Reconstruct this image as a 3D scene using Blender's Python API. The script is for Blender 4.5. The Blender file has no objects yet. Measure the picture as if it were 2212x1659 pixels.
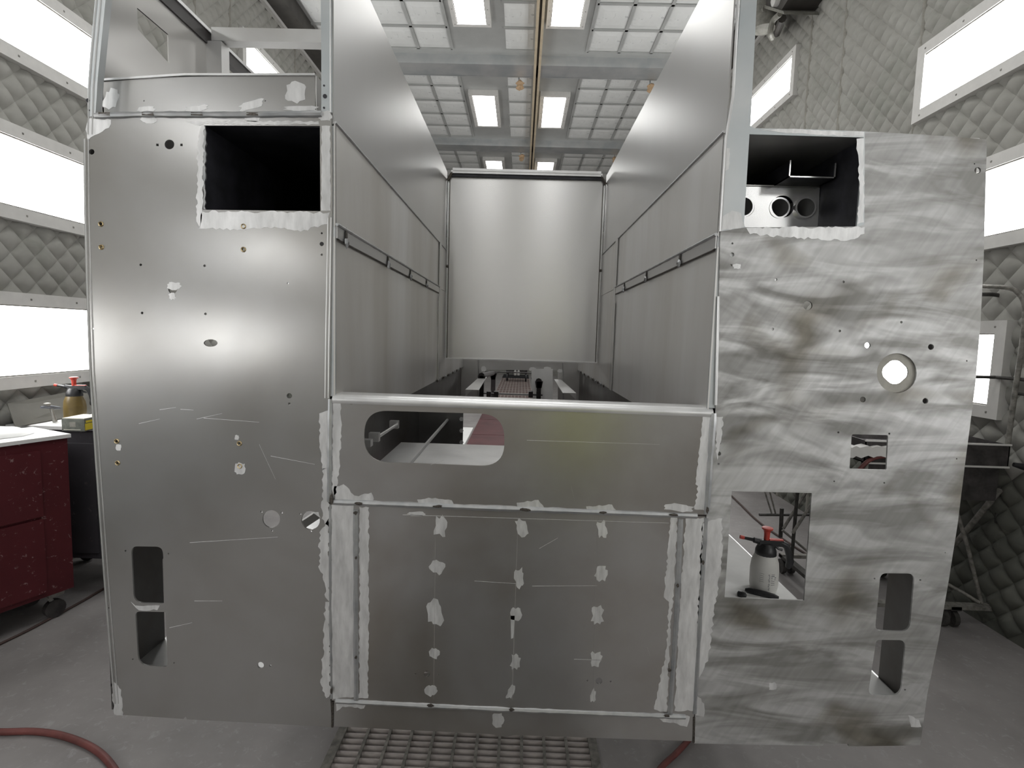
import bpy, bmesh, math, random
from mathutils import Vector, Matrix

# ---------------------------------------------------------------- camera
CAMZ = 1.65
F = 1150.0                      # focal length in pixels of the 2212 x 1659 frame
PITCH, YAW, ROLL = .0896, -.0147, .0294
def _axes():
    cp, sp, cy, sy = math.cos(PITCH), math.sin(PITCH), math.cos(YAW), math.sin(YAW)
    f = Vector((sy*cp, cy*cp, -sp)); x = Vector((cy, -sy, 0)); d = f.cross(x)
    cr, sr = math.cos(ROLL), math.sin(ROLL)
    return cr*x - sr*d, sr*x + cr*d, f
RX, RD, RF = _axes()
scene = bpy.context.scene
COL = scene.collection
cam_data = bpy.data.cameras.new('camera'); cam = bpy.data.objects.new('camera', cam_data); COL.objects.link(cam)
cam_data.sensor_width = 36; cam_data.lens = F/2212*36; cam_data.clip_start = .01; cam_data.clip_end = 100
m = Matrix.Identity(4)
for i in range(3):
    m[i][0] = RX[i]; m[i][1] = -RD[i]; m[i][2] = -RF[i]
m[2][3] = CAMZ
cam.matrix_world = m
scene.camera = cam
scene.view_settings.view_transform = 'Standard'
scene.view_settings.look = 'None'
scene.view_settings.gamma = 1
scene.view_settings.use_curve_mapping = False
scene.view_settings.exposure = 0.35
scene.cycles.use_light_tree = False; scene.cycles.max_bounces = 6; scene.cycles.diffuse_bounces = 3; scene.cycles.glossy_bounces = 4; scene.cycles.transmission_bounces = 2; scene.cycles.caustics_refractive = False; scene.cycles.adaptive_threshold = .03
world = bpy.data.worlds.new('world'); scene.world = world; world.use_nodes = True
world.node_tree.nodes['Background'].inputs[0].default_value = (.5, .5, .5, 1)
world.node_tree.nodes['Background'].inputs[1].default_value = .02
LAMP_WALL, LAMP_CEIL = 7.5, 9.5

def ray(px, py):
    return RX*((px-1106)/F) + RD*((py-829.5)/F) + RF
def PY(px, py, Y):
    r = ray(px, py); t = Y/r.y; return Vector((r.x*t, Y, r.z*t+CAMZ))
def PX(px, py, X):
    r = ray(px, py); t = X/r.x; return Vector((X, r.y*t, r.z*t+CAMZ))
def PZ(px, py, Z):
    r = ray(px, py); t = (Z-CAMZ)/r.z; return Vector((r.x*t, r.y*t, Z))
RND = random.Random(7)
PI = math.pi

# ---------------------------------------------------------------- materials
MATS = {}
def nodes(name):
    mt = bpy.data.materials.new(name); mt.use_nodes = True; MATS[name] = mt
    nt = mt.node_tree; b = nt.nodes['Principled BSDF']
    return mt, nt, b
def N(nt, typ, **kw):
    n = nt.nodes.new(typ)
    for k, v in kw.items():
        if k.startswith('i_'):
            n.inputs[k[2:].replace('_', ' ')].default_value = v
        else:
            setattr(n, k, v)
    return n
def noise(nt, scale, detail=3, rough=.55, vec=None, dist=0):
    n = N(nt, 'ShaderNodeTexNoise'); n.inputs['Scale'].default_value = scale
    n.inputs['Detail'].default_value = detail; n.inputs['Roughness'].default_value = rough
    n.inputs['Distortion'].default_value = dist
    if vec is not None: nt.links.new(vec, n.inputs['Vector'])
    return n
def coords(nt, scale=(1, 1, 1)):
    t = N(nt, 'ShaderNodeTexCoord'); mp = N(nt, 'ShaderNodeMapping'); mp.inputs['Scale'].default_value = scale
    nt.links.new(t.outputs['Object'], mp.inputs['Vector']); return mp.outputs['Vector']
def ramp(nt, fac, stops):
    r = N(nt, 'ShaderNodeValToRGB'); e = r.color_ramp.elements
    while len(e) < len(stops): e.new(.5)
    for el, (p, c) in zip(e, stops):
        el.position = p
        el.color = (c, c, c, 1) if isinstance(c, (int, float)) else (*c, 1)
    nt.links.new(fac, r.inputs['Fac']); return r.outputs['Color']
def plain(name, col, rough=.6, metal=0, var=.25, scale=9, bump=0, bscale=60, spec=.5):
    mt, nt, b = nodes(name)
    v = coords(nt); n = noise(nt, scale, 5, .6, v)
    c0 = [x*(1-var) for x in col]; c1 = [min(1, x*(1+var)) for x in col]
    nt.links.new(ramp(nt, n.outputs['Fac'], [(.3, c0), (.7, c1)]), b.inputs['Base Color'])
    b.inputs['Roughness'].default_value = rough; b.inputs['Metallic'].default_value = metal
    b.inputs['Specular IOR Level'].default_value = spec
    if bump:
        n2 = noise(nt, bscale, 3, .6, v); bp = N(nt, 'ShaderNodeBump'); bp.inputs['Strength'].default_value = bump
        bp.inputs['Distance'].default_value = .01
        nt.links.new(n2.outputs['Fac'], bp.inputs['Height']); nt.links.new(bp.outputs['Normal'], b.inputs['Normal'])
    return mt
def alum(name, lo, hi, rlo, rhi, aniso=0, T=None, scale=3, stretch=(1, 1, 1), streak=None, swirl=False, tint=(1, .985, .96), metal=.8, smudge=.88, haze=0):
    """bare aluminium: smudged colour and roughness, grain direction T"""
    mt, nt, b = nodes(name); b.inputs['Metallic'].default_value = metal
    v = coords(nt, stretch)
    n = noise(nt, scale, 5, .6, v, .2); big = noise(nt, scale*.55+.5, 3, .55, coords(nt, tuple(.8*q for q in stretch)), .5)
    c0 = [lo*t for t in tint]; c1 = [hi*t for t in (1, 1, 1)]
    col = ramp(nt, n.outputs['Fac'], [(.2, c0), (.8, c1)])
    sm = ramp(nt, big.outputs['Fac'], [(.30, [smudge*t for t in tint]), (.58, (1, 1, 1))])
    mx = N(nt, 'ShaderNodeMix', data_type='RGBA', blend_type='MULTIPLY'); mx.inputs[0].default_value = 1
    nt.links.new(col, mx.inputs[6]); nt.links.new(sm, mx.inputs[7]); nt.links.new(mx.outputs[2], b.inputs['Base Color'])
    n2 = noise(nt, scale*2.0, 4, .6, v)
    mr = N(nt, 'ShaderNodeMapRange'); mr.clamp = False; mr.inputs['From Min'].default_value = .2; mr.inputs['From Max'].default_value = .8
    mr.inputs['To Min'].default_value = rlo; mr.inputs['To Max'].default_value = rhi
    nt.links.new(n2.outputs['Fac'], mr.inputs['Value']); nt.links.new(mr.outputs['Result'], b.inputs['Roughness'])
    if haze:     # second, broad lobe of the dulled skin
        g = N(nt, 'ShaderNodeBsdfAnisotropic'); g.inputs['Roughness'].default_value = .48
        nt.links.new(mx.outputs[2], g.inputs['Color']); ms = N(nt, 'ShaderNodeMixShader'); ms.inputs[0].default_value = haze
        out = nt.nodes['Material Output']
        nt.links.new(b.outputs[0], ms.inputs[1]); nt.links.new(g.outputs[0], ms.inputs[2]); nt.links.new(ms.outputs[0], out.inputs['Surface'])
    if aniso:
        b.inputs['Anisotropic'].default_value = aniso
        cx = N(nt, 'ShaderNodeCombineXYZ')
        if swirl:
            n3 = noise(nt, 3.4, 2, .5, coords(nt, (1, 1, 2.4)), .8)
            ang = N(nt, 'ShaderNodeMath', operation='MULTIPLY'); ang.inputs[1].default_value = 9
            nt.links.new(n3.outputs['Fac'], ang.inputs[0])
            sn = N(nt, 'ShaderNodeMath', operation='SINE'); cs = N(nt, 'ShaderNodeMath', operation='COSINE')
            nt.links.new(ang.outputs[0], sn.inputs[0]); nt.links.new(ang.outputs[0], cs.inputs[0])
            nt.links.new(cs.outputs[0], cx.inputs[0]); nt.links.new(sn.outputs[0], cx.inputs[2])
        else:
            for i in range(3): cx.inputs[i].default_value = T[i]
        nt.links.new(cx.outputs[0], b.inputs['Tangent'])
    return mt
def emit(name, col, strength):
    mt, nt, b = nodes(name)
    b.inputs['Base Color'].default_value = (.9, .9, .9, 1)
    b.inputs['Emission Color'].default_value = (*col, 1); b.inputs['Emission Strength'].default_value = strength
    return mt
def sanded(name):
    """aluminium after an orbital sander: long flat strokes, fine cross hatch, darker untouched spots"""
    mt, nt, b = nodes(name); b.inputs['Metallic'].default_value = .8
    st = noise(nt, 5.0, 3, .5, coords(nt, (.55, 1, 2.6)), 1.2)           # strokes
    sp = noise(nt, 4.4, 2, .45, coords(nt, (1, 1, 1.1)), .3)             # untouched spots
    mp = N(nt, 'ShaderNodeMapping'); tc = N(nt, 'ShaderNodeTexCoord'); mp.vector_type = 'TEXTURE'; mp.inputs['Rotation'].default_value = (0, .55, 0); mp.inputs['Scale'].default_value = (1, 1, 9)
    nt.links.new(tc.outputs['Object'], mp.inputs['Vector']); wv = noise(nt, 62, 2, .5, mp.outputs['Vector'], .4)
    c1 = ramp(nt, st.outputs['Fac'], [(.36, (.25, .247, .236)), (.5, (.41, .407, .402)), (.62, (.60, .60, .60))])
    c2 = ramp(nt, sp.outputs['Fac'], [(.30, (.50, .47, .41)), (.45, (1, 1, 1))])
    c3 = ramp(nt, wv.outputs['Fac'], [(.3, .87), (.7, 1.04)])
    m1 = N(nt, 'ShaderNodeMix', data_type='RGBA', blend_type='MULTIPLY'); m1.inputs[0].default_value = 1
    m2 = N(nt, 'ShaderNodeMix', data_type='RGBA', blend_type='MULTIPLY'); m2.inputs[0].default_value = 1
    nt.links.new(c1, m1.inputs[6]); nt.links.new(c2, m1.inputs[7]); nt.links.new(m1.outputs[2], m2.inputs[6]); nt.links.new(c3, m2.inputs[7])
    nt.links.new(m2.outputs[2], b.inputs['Base Color'])
    mr = N(nt, 'ShaderNodeMapRange'); mr.inputs['From Min'].default_value = .3; mr.inputs['From Max'].default_value = .7
    mr.inputs['To Min'].default_value = .50; mr.inputs['To Max'].default_value = .64
    nt.links.new(st.outputs['Fac'], mr.inputs['Value']); nt.links.new(mr.outputs['Result'], b.inputs['Roughness'])
    b.inputs['Anisotropic'].default_value = .5
    ang = N(nt, 'ShaderNodeMath', operation='MULTIPLY'); ang.inputs[1].default_value = 5
    nt.links.new(st.outputs['Fac'], ang.inputs[0]); cx = N(nt, 'ShaderNodeCombineXYZ')
    sn = N(nt, 'ShaderNodeMath', operation='SINE'); cs = N(nt, 'ShaderNodeMath', operation='COSINE')
    nt.links.new(ang.outputs[0], sn.inputs[0]); nt.links.new(ang.outputs[0], cs.inputs[0])
    nt.links.new(cs.outputs[0], cx.inputs[0]); nt.links.new(sn.outputs[0], cx.inputs[2]); nt.links.new(cx.outputs[0], b.inputs['Tangent'])
    return mt
X_, Z_, Y_ = (1, 0, 0), (0, 0, 1), (0, 1, 0)
alum('alum_rear', .37, .44, .20, .26, .55, X_, 2.4, metal=.8, tint=(1, .98, .94), smudge=.84, haze=.35)
alum('alum_centre', .34, .43, .29, .29, .3, Z_, 3.0, tint=(1, .945, .88), smudge=.74)
sanded('alum_sanded')
alum('alum_wall', .48, .56, .30, .30, .5, Z_, 1.4, (1, .5, .25))
alum('alum_wall_dirty', .60, .78, .35, .35, .5, Z_, 3.0, (1, 1, .22), tint=(1, .97, .92), metal=.6, smudge=.78)
alum('alum_front', .66, .68, .25, .26, .85, Z_, 1.2, (.6, 1, .15))
alum('alum_brown_shade', .10, .18, .30, .45, 0, None, 4, tint=(1, .93, .86))  # brown sheet, base darkened to carry the shade inside the unlit jambs
alum('alum_ground', .58, .85, .36, .52, .6, Z_, 60, (1, 1, .25), tint=(1, 1, 1), smudge=.8)
alum('alum_channel', .52, .62, .40, .50, .3, Z_, 4, tint=(.93, .98, 1))
alum('alum_bead', .38, .50, .36, .5, 0, None, 30, tint=(.96, .98, 1))
alum('alum_edge', .62, .74, .3, .42, 0, None, 8, tint=(1, 1, 1))
alum('alum_inner', .55, .68, .3, .44, 0, None, 3)
alum('galvanised', .60, .70, .45, .55, 0, None, 5, tint=(.94, .98, 1))
alum('alum_plate', .80, .92, .20, .28, 0, None, 6, tint=(1, 1, 1))
plain('tack_dark', (.10, .09, .08), .5, .8, .5, 200)
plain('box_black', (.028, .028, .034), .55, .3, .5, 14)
plain('ring_grey', (.30, .29, .26), .6, .3, .15, 30)
plain('brass', (.62, .50, .30), .35, 1, .2, 60)
plain('black_paint', (.014, .010, .010), .45, 0, .4, 20)
plain('black_plastic', (.02, .02, .022), .4, 0, .3, 40)
plain('red_plastic', (.55, .06, .04), .4, 0, .15, 40)
plain('white_paper', (.80, .80, .79), .8, 0, .06, 6)
plain('white_frame', (.66, .65, .63), .55, 0, .06, 12)
plain('ceiling_metal', (.50, .51, .50), .45, .35, .10, 2)
plain('corner_dark', (.06, .055, .05), .6, 0, .3, 6)
plain('tan_rail', (.55, .46, .33), .6, 0, .12, 8)
plain('tan_paper', (.52, .36, .22), .8, 0, .2, 20)
plain('grate_steel', (.20, .19, .17), .6, .2, .45, 30, .2)
plain('grate_light', (.42, .38, .36), .6, 0, .15, 20)
plain('pit_dark', (.05, .048, .045), .9, 0, .4, 8)
plain('pit_brown', (.19, .13, .12), .8, 0, .2, 8)
plain('cover_red', (.085, .024, .027), .55, 0, .25, 3)
plain('rubber_hose', (.15, .045, .04), .55, 0, .3, 12)
plain('cable_brown', (.06, .035, .03), .6, 0, .3, 12)
plain('tube_steel', (.24, .23, .21), .55, .2, .5, 30)
plain('tube_dark', (.055, .052, .048), .6, .1, .5, 25)
plain('tray_dark', (.05, .045, .045), .65, .1, .6, 14)
plain('amber_plastic', (.15, .105, .035), .35, 0, .2, 20)
plain('carton_grey', (.16, .17, .15), .7, 0, .35, 30)
plain('carton_yellow', (.72, .56, .03), .6, 0, .05, 10)
plain('carton_top', (.72, .70, .62), .8, 0, .05, 10)
plain('hi_vis', (.80, .92, .03), .8, 0, .1, 8)
plain('dark_cloth', (.03, .032, .04), .9, 0, .3, 10)
plain('skin', (.55, .34, .25), .55, 0, .08, 10)
plain('caster_grey', (.30, .29, .27), .5, .3, .25, 30)
plain('blue_grey', (.17, .18, .21), .5, .2, .3, 30)
plain('fan_grey', (.22, .215, .19), .6, .1, .3, 20)
plain('bottle_white', (.66, .65, .62), .45, 0, .06, 15)
plain('print_grey', (.16, .16, .17), .7, 0, .2, 40)
emit('wall_lamp', (1, 1, .99), LAMP_WALL)
emit('ceiling_lamp', (1, 1, .985), LAMP_CEIL)
def speckled(name, base, spot, thr, scale, rough=.55, spec=.4, base2=None, soft=.06):
    mt, nt, b = nodes(name); v = coords(nt)
    n = noise(nt, 2.2, 5, .6, v); c = ramp(nt, n.outputs['Fac'], [(.3, base), (.7, base2 or [x*1.35 for x in base])])
    n2 = noise(nt, scale, 4, .7, v, .6); f = ramp(nt, n2.outputs['Fac'], [(thr, 0.0), (thr+soft, 1.0)])
    mx = N(nt, 'ShaderNodeMix', data_type='RGBA')
    nt.links.new(f, mx.inputs[0]); nt.links.new(c, mx.inputs[6]); mx.inputs[7].default_value = (*spot, 1)
    nt.links.new(mx.outputs[2], b.inputs['Base Color'])
    b.inputs['Roughness'].default_value = rough; b.inputs['Specular IOR Level'].default_value = spec
    return mt
speckled('red_paint', (.07, .008, .012), (.26, .16, .16), .62, 34, .55, base2=(.10, .013, .018))
speckled('grey_paint', (.055, .052, .06), (.12, .11, .12), .62, 22, .6)
speckled('floor_concrete', (.20, .187, .185), (.36, .35, .355), .56, 24, .55, .5, base2=(.30, .283, .278), soft=.25)
speckled('splash_sheet', (.10, .098, .085), (.32, .32, .30), .68, 9, .5, base2=(.17, .165, .145))
speckled('quilt', (.31, .305, .28), (.29, .295, .265), .52, 3, .7, .3, base2=(.39, .385, .36), soft=.2)
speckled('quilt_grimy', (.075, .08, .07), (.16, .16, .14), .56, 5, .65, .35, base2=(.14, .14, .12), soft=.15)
speckled('filter_white', (.66, .67, .66), (.50, .51, .51), .60, 9, .9, .1, base2=(.76, .77, .76))

# ---------------------------------------------------------------- mesh helpers
def obj(name, vs, fs, mat, parent=None, smooth=False, mats=None, fmat=None):
    me = bpy.data.meshes.new(name)
    off = Vector(parent['_o']) if parent is not None else Vector((0, 0, 0))
    me.from_pydata([tuple(Vector(v)-off) for v in vs], [], [tuple(f) for f in fs])
    for mm in ([mat] if mats is None else mats): me.materials.append(MATS[mm])
    if fmat: me.polygons.foreach_set('material_index', fmat)
    if smooth: me.polygons.foreach_set('use_smooth', [True]*len(me.polygons))
    me.update()
    o = bpy.data.objects.new(name, me); COL.objects.link(o)
    if parent is not None:
        o.parent = parent; o['_o'] = tuple(off)
    else:
        o['_o'] = (0, 0, 0)
    return o
def thing(name, loc, label, cat, group=None):
    o = bpy.data.objects.new(name, None); COL.objects.link(o); o.location = loc; o['_o'] = tuple(loc)
    o.empty_display_size = .1
    return tag(o, label, cat, group)
def tag(o, label=None, cat=None, group=None, kind=None):
    for k, v in (('label', label), ('category', cat), ('group', group), ('kind', kind)):
        if v: o[k] = v
    return o
class MB:
    def __init__(s): s.v = []; s.f = []; s.m = []
    def add(s, vs, fs, mi=0):
        b = len(s.v); s.v += [Vector(v) for v in vs]; s.f += [tuple(i+b for i in f) for f in fs]; s.m += [mi]*len(fs); return s
    def box(s, a, b, mi=0):
        x0, y0, z0 = a; x1, y1, z1 = b
        return s.add([(x0,y0,z0),(x1,y0,z0),(x1,y1,z0),(x0,y1,z0),(x0,y0,z1),(x1,y0,z1),(x1,y1,z1),(x0,y1,z1)],
                     [(3,2,1,0),(4,5,6,7),(0,1,5,4),(1,2,6,5),(2,3,7,6),(3,0,4,7)], mi)
    def hexa(s, q0, q1, mi=0):          # two quads
        return s.add(list(q0)+list(q1), [(3,2,1,0),(4,5,6,7),(0,1,5,4),(1,2,6,5),(2,3,7,6),(3,0,4,7)], mi)
    def tube(s, path, r, seg=10, mi=0, cap=True):
        path = [Vector(p) for p in path]; n = len(path); rs = r if isinstance(r, (list, tuple)) else [r]*n
        up = None; b = len(s.v)
        for i, p in enumerate(path):
            t = (path[min(i+1, n-1)]-path[max(i-1, 0)]).normalized()
            if up is None:
                up = Vector((0, 0, 1)) if abs(t.z) < .9 else Vector((1, 0, 0))
            a = t.cross(up).normalized(); up = a.cross(t).normalized()
            for k in range(seg):
                q = 2*PI*k/seg; s.v.append(p + a*math.cos(q)*rs[i] + up*math.sin(q)*rs[i])
        for i in range(n-1):
            for k in range(seg):
                k2 = (k+1) % seg
                s.f.append((b+i*seg+k, b+i*seg+k2, b+(i+1)*seg+k2, b+(i+1)*seg+k)); s.m.append(mi)
        if cap:
            s.f.append(tuple(b+k for k in range(seg))[::-1]); s.f.append(tuple(b+(n-1)*seg+k for k in range(seg))); s.m += [mi]*2
        return s
    def lathe(s, c, prof, seg=20, mi=0, ax='z', closed=False):
        c = Vector(c); b = len(s.v)
        for r, h in prof:
            for k in range(seg):
                q = 2*PI*k/seg; x, y = r*math.cos(q), r*math.sin(q)
                s.v.append(c + (Vector((x, y, h)) if ax == 'z' else Vector((x, h, y)) if ax == 'y' else Vector((h, x, y))))
        n = len(prof)
        for i in range(n if closed else n-1):
            for k in range(seg):
                k2 = (k+1) % seg; i2 = (i+1) % n
                s.f.append((b+i*seg+k, b+i*seg+k2, b+i2*seg+k2, b+i2*seg+k)); s.m.append(mi)
        if not closed:
            s.f.append(tuple(b+k for k in range(seg))[::-1]); s.f.append(tuple(b+(n-1)*seg+k for k in range(seg))); s.m += [mi]*2
        return s
    def build(s, name, mat, parent=None, smooth=False, mats=None):
        o = obj(name, s.v, s.f, mat, parent, smooth, mats, s.m if mats else None)
        bm = bmesh.new(); bm.from_mesh(o.data); bmesh.ops.recalc_face_normals(bm, faces=bm.faces); bm.to_mesh(o.data); bm.free()
        if smooth: smooth_by_angle(o)
        return o
def smooth_by_angle(o, ang=.7):
    me = o.data
    bm = bmesh.new(); bm.from_mesh(me)
    for e in bm.edges:
        if len(e.link_faces) == 2 and e.calc_face_angle(0) > ang: e.smooth = False
    for f in bm.faces: f.smooth = True
    bm.to_mesh(me); bm.free()

# ---- sheet cut-outs: a 2D outline with holes, in plane coordinates, thickened
def fill2d(outer, holes, th):
    cu = bpy.data.curves.new('t', 'CURVE'); cu.dimensions = '2D'; cu.fill_mode = 'BOTH'; cu.extrude = th/2; cu.resolution_u = 1
    for poly in [outer]+holes:
        sp = cu.splines.new('POLY'); sp.points.add(len(poly)-1); sp.use_cyclic_u = True
        for p, (x, y) in zip(sp.points, poly): p.co = (x, y, 0, 1)
    o = bpy.data.objects.new('t', cu); COL.objects.link(o)
    dg = bpy.context.evaluated_depsgraph_get(); me = o.evaluated_get(dg).to_mesh()
    vs = [v.co.copy() for v in me.vertices]; fs = [tuple(p.vertices) for p in me.polygons]
    o.evaluated_get(dg).to_mesh_clear()
    bpy.data.objects.remove(o); bpy.data.curves.remove(cu)
    return vs, fs
def circ(cx, cy, r, n=16): return [(cx+r*math.cos(2*PI*k/n), cy+r*math.sin(2*PI*k/n)) for k in range(n)]
def sq(cx, cy, r): return [(cx-r, cy-r), (cx+r, cy-r), (cx+r, cy+r), (cx-r, cy+r)]
def rrect(pts, rad, n=6):
    """rounded quad, pts in order; rad single or per corner"""
    out = []; k = len(pts); rad = rad if isinstance(rad, (list, tuple)) else [rad]*k
    for i in range(k):
        p = Vector(pts[i]); a = Vector(pts[i-1]); c = Vector(pts[(i+1) % k]); r = rad[i]
        d1 = (a-p).normalized(); d2 = (c-p).normalized(); s = p+d1*r; e = p+d2*r
        for j in range(n+1):
            t = j/n; out.append(tuple((1-t)**2*s + 2*t*(1-t)*p + t*t*e))
    return out
def px2d(poly, Y): return [((v := PY(x, y, Y)).x, v.z) for x, y in poly]
def jag(cx, cy, w, h, seed, ang=0, n=18, rough=.22):
    r = random.Random(seed); out = []
    for k in range(n):
        q = 2*PI*k/n; s = 1-rough*r.random()*1.6+rough*.4
        x, y = w*math.copysign(abs(math.cos(q))**.7, math.cos(q))*s, h*math.copysign(abs(math.sin(q))**.7, math.sin(q))*s
        out.append((cx+x*math.cos(ang)-y*math.sin(ang), cy+x*math.sin(ang)+y*math.cos(ang)))
    return out
def band(pts, amp, seed, step=9):
    """polygon (pixels) with its outline subdivided and roughened"""
    r = random.Random(seed); out = []
    for i in range(len(pts)):
        a, b = Vector(pts[i]), Vector(pts[(i+1) % len(pts)]); L = (b-a).length; n = max(1, int(L/step)); nr = Vector((-(b-a).y, (b-a).x)).normalized()
        for k in range(n):
            p = a.lerp(b, k/n) + (nr*(r.random()-.5)*2*amp if k else Vector((0, 0))); out.append(tuple(p))
    return out
def sheet(name, outer, holes, Y, th, mat, parent, patches=(), pmat='alum_ground'):
    """sheet metal part facing the camera; patches are areas ground bright, flush on the sheet"""
    vs, fs = fill2d(px2d(outer, Y), [px2d(h, Y) for h in holes], th)
    V = [Vector((v.x, Y+th/2-v.z, v.y)) for v in vs]; fm = [0]*len(fs); fs = list(fs)
    for p in patches:
        q = px2d(p, Y); pv, pf = fill2d(q, [], .0006); b = len(V)
        V += [Vector((v.x, Y-.0002-v.z, v.y)) for v in pv]; fs += [tuple(i+b for i in f) for f in pf]; fm += [1]*len(pf)
    o = obj(name, V, fs, None, parent, False, [mat, pmat], fm)
    bm = bmesh.new(); bm.from_mesh(o.data); bmesh.ops.recalc_face_normals(bm, faces=bm.faces); bm.to_mesh(o.data); bm.free()
    return o
def xz(name, outer, holes, Y, th, mat, parent):
    """the same in metres: outline (x, z)"""
    vs, fs = fill2d(outer, holes, th)
    return obj(name, [(v.x, Y+th/2-v.z, v.y) for v in vs], fs, mat, parent)
def yz(name, outer, holes, X, th, mat, parent):
    vs, fs = fill2d(outer, holes, th)
    return obj(name, [(X+v.z, v.x, v.y) for v in vs], fs, mat, parent)
def box(name, a, b, mat, parent=None): return MB().box(a, b).build(name, mat, parent)
def bead(name, path, r, mat, parent, seed=0, step=.02, seg=8):
    """weld bead: a lumpy half-sunk rod along a path"""
    rr = random.Random(seed); pts = []; rad = []
    for a, b in zip(path[:-1], path[1:]):
        a, b = Vector(a), Vector(b); n = max(1, int((b-a).length/step))
        for k in range(n): pts.append(a.lerp(b, k/n)); rad.append(r*(.85+.3*rr.random()))
    pts.append(Vector(path[-1])); rad.append(r)
    mb = MB().tube(pts, rad, seg)
    return mb.build(name, mat, parent, True)

# ---------------------------------------------------------------- the booth
XW0, XW1, YB, YE, ZC = -3.10, 2.85, -5.2, 23.0, 5.55
H = lambda z: z+CAMZ             # heights measured from the lens
PXA, PXB = -.71, .36             # pit, under the truck
fl = MB()
fl.box((XW0, YB, -.3), (PXA, YE, 0)); fl.box((PXB, YB, -.3), (XW1, YE, 0))
tag(fl.build('floor', 'floor_concrete'), kind='structure')
tag(box('trim_1', (PXA, YB, -.32), (PXB, YE, -.3), 'pit_dark'), kind='structure')
tag(box('wall_back', (XW0, YE, 0), (XW1, YE+.1, ZC), 'quilt'), kind='structure')
tag(box('wall_front', (XW0, YB-.1, 0), (XW1, YB, ZC), 'white_frame'), kind='structure')
def quilt_wall(name, X, sgn, y0, y1):
    """quilted blanket wall: a backing sheet and sewn diamond pillows in relief"""
    a = .165; seams = [4.12, 5.12, 5.72, 7.3]; T = [0, .10, .32, .68, .90, 1]; n = len(T); vs = []; fs = []; fm = []
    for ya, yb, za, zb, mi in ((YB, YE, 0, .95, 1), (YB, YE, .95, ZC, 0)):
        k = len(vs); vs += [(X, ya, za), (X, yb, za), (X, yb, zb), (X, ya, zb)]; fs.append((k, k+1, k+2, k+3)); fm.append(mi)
    K = int((y1+ZC)/a)+2
    prof = lambda t: min(1, math.sin(PI*t)*1.25)**.75
    r = random.Random(5)
    for i in range(int(y0/a), K):
        for j in range(-int(ZC/a)-2, int(y1/a)+2):
            # cell spanned by (y+z)/a in [i, i+1], (y-z)/a in [j, j+1]
            yc, zc = a*(i+j+1)/2, a*(i-j)/2
            if not (y0 < yc < y1 and a*.45 < zc < ZC-a*.45): continue
            sm = min(abs(yc-s_) for s_ in seams); A = .026*(.75+.5*r.random())*(.5 if sm < .05 else 1); k = len(vs)
            for p in T:
                for q in T:
                    u, w = i+p, j+q; h = A*prof(p)*prof(q); vs.append((X+sgn*(.002+h), a*(u+w)/2, a*(u-w)/2))
            for p in range(n-1):
                for q in range(n-1):
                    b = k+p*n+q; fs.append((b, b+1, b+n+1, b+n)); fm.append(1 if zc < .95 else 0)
    for s_ in seams:
        k = len(vs); d = .012
        vs += [(X+sgn*.001, s_-d, 0), (X+sgn*.024, s_-d*.3, 0), (X+sgn*.024, s_+d*.3, 0), (X+sgn*.001, s_+d, 0), (X+sgn*.001, s_-d, ZC), (X+sgn*.024, s_-d*.3, ZC), (X+sgn*.024, s_+d*.3, ZC), (X+sgn*.001, s_+d, ZC)]
        fs += [(k, k+1, k+5, k+4), (k+1, k+2, k+6, k+5), (k+2, k+3, k+7, k+6)]; fm += [2]*3
    o = obj(name, vs, fs, None, None, False, ['quilt', 'quilt_grimy', 'ring_grey'], fm)
    o.data.polygons.foreach_set('use_smooth', [True]*len(o.data.polygons))
    return tag(o, kind='structure')
quilt_wall('wall_left', XW0, 1, 1.6, 9.0)
quilt_wall('wall_right', XW1, -1, 1.6, 9.0)

# ceiling with filters, beams and centre rail
ceil = tag(box('ceiling', (XW0, YB, ZC+.03), (XW1, YE, ZC+.12), 'ceiling_metal'), kind='structure')
MOD = 3.22
colsx = [(-2.80, -2.48)] + [(-2.95+.47*i, -2.95+.47*(i+1)) for i in range(1, 4)] + [(-.35, .06)] + [(.78+.44*i, .78+.44*(i+1)) for i in range(4)]
def filt_mesh(w, d):
    mb = MB(); g = .022; nx, ny = 5, 5; vs = []; r = random.Random(3)
    for j in range(ny+1):
        for i in range(nx+1):
            e = min(i, nx-i, j, ny-j)
            vs.append((-w/2+g+(w-2*g)*i/nx, -d/2+g+(d-2*g)*j/ny, .0 if e == 0 else -.012-.006*r.random()))
    fs = [(j*(nx+1)+i, (j+1)*(nx+1)+i, (j+1)*(nx+1)+i+1, j*(nx+1)+i+1) for j in range(ny) for i in range(nx)]
    me = bpy.data.meshes.new('ceiling_filter'); me.from_pydata(vs, [], fs); me.materials.append(MATS['filter_white']); return me
fmesh = {}
far = MB()
for k in range(-4, 5):
    y0 = 8.26+MOD*k
    for ci, (xa, xb) in enumerate(colsx):
        for j in range(5):
            d = .535; yc = y0+d*(j+.5); w = round(xb-xa, 3)
            if k in (-1, 0, 1):
                if w not in fmesh: fmesh[w] = filt_mesh(w, d)
                o = bpy.data.objects.new('filter', fmesh[w]); COL.objects.link(o); o.parent = ceil; o.location = ((xa+xb)/2, yc, ZC+.028)
            else:
                far.box((xa+.022, yc-d/2+.022, ZC+.005), (xb-.022, yc+d/2-.022, ZC+.032))
o = far.build('filter', 'filter_white', ceil); o['kind'] = 'stuff'
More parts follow.
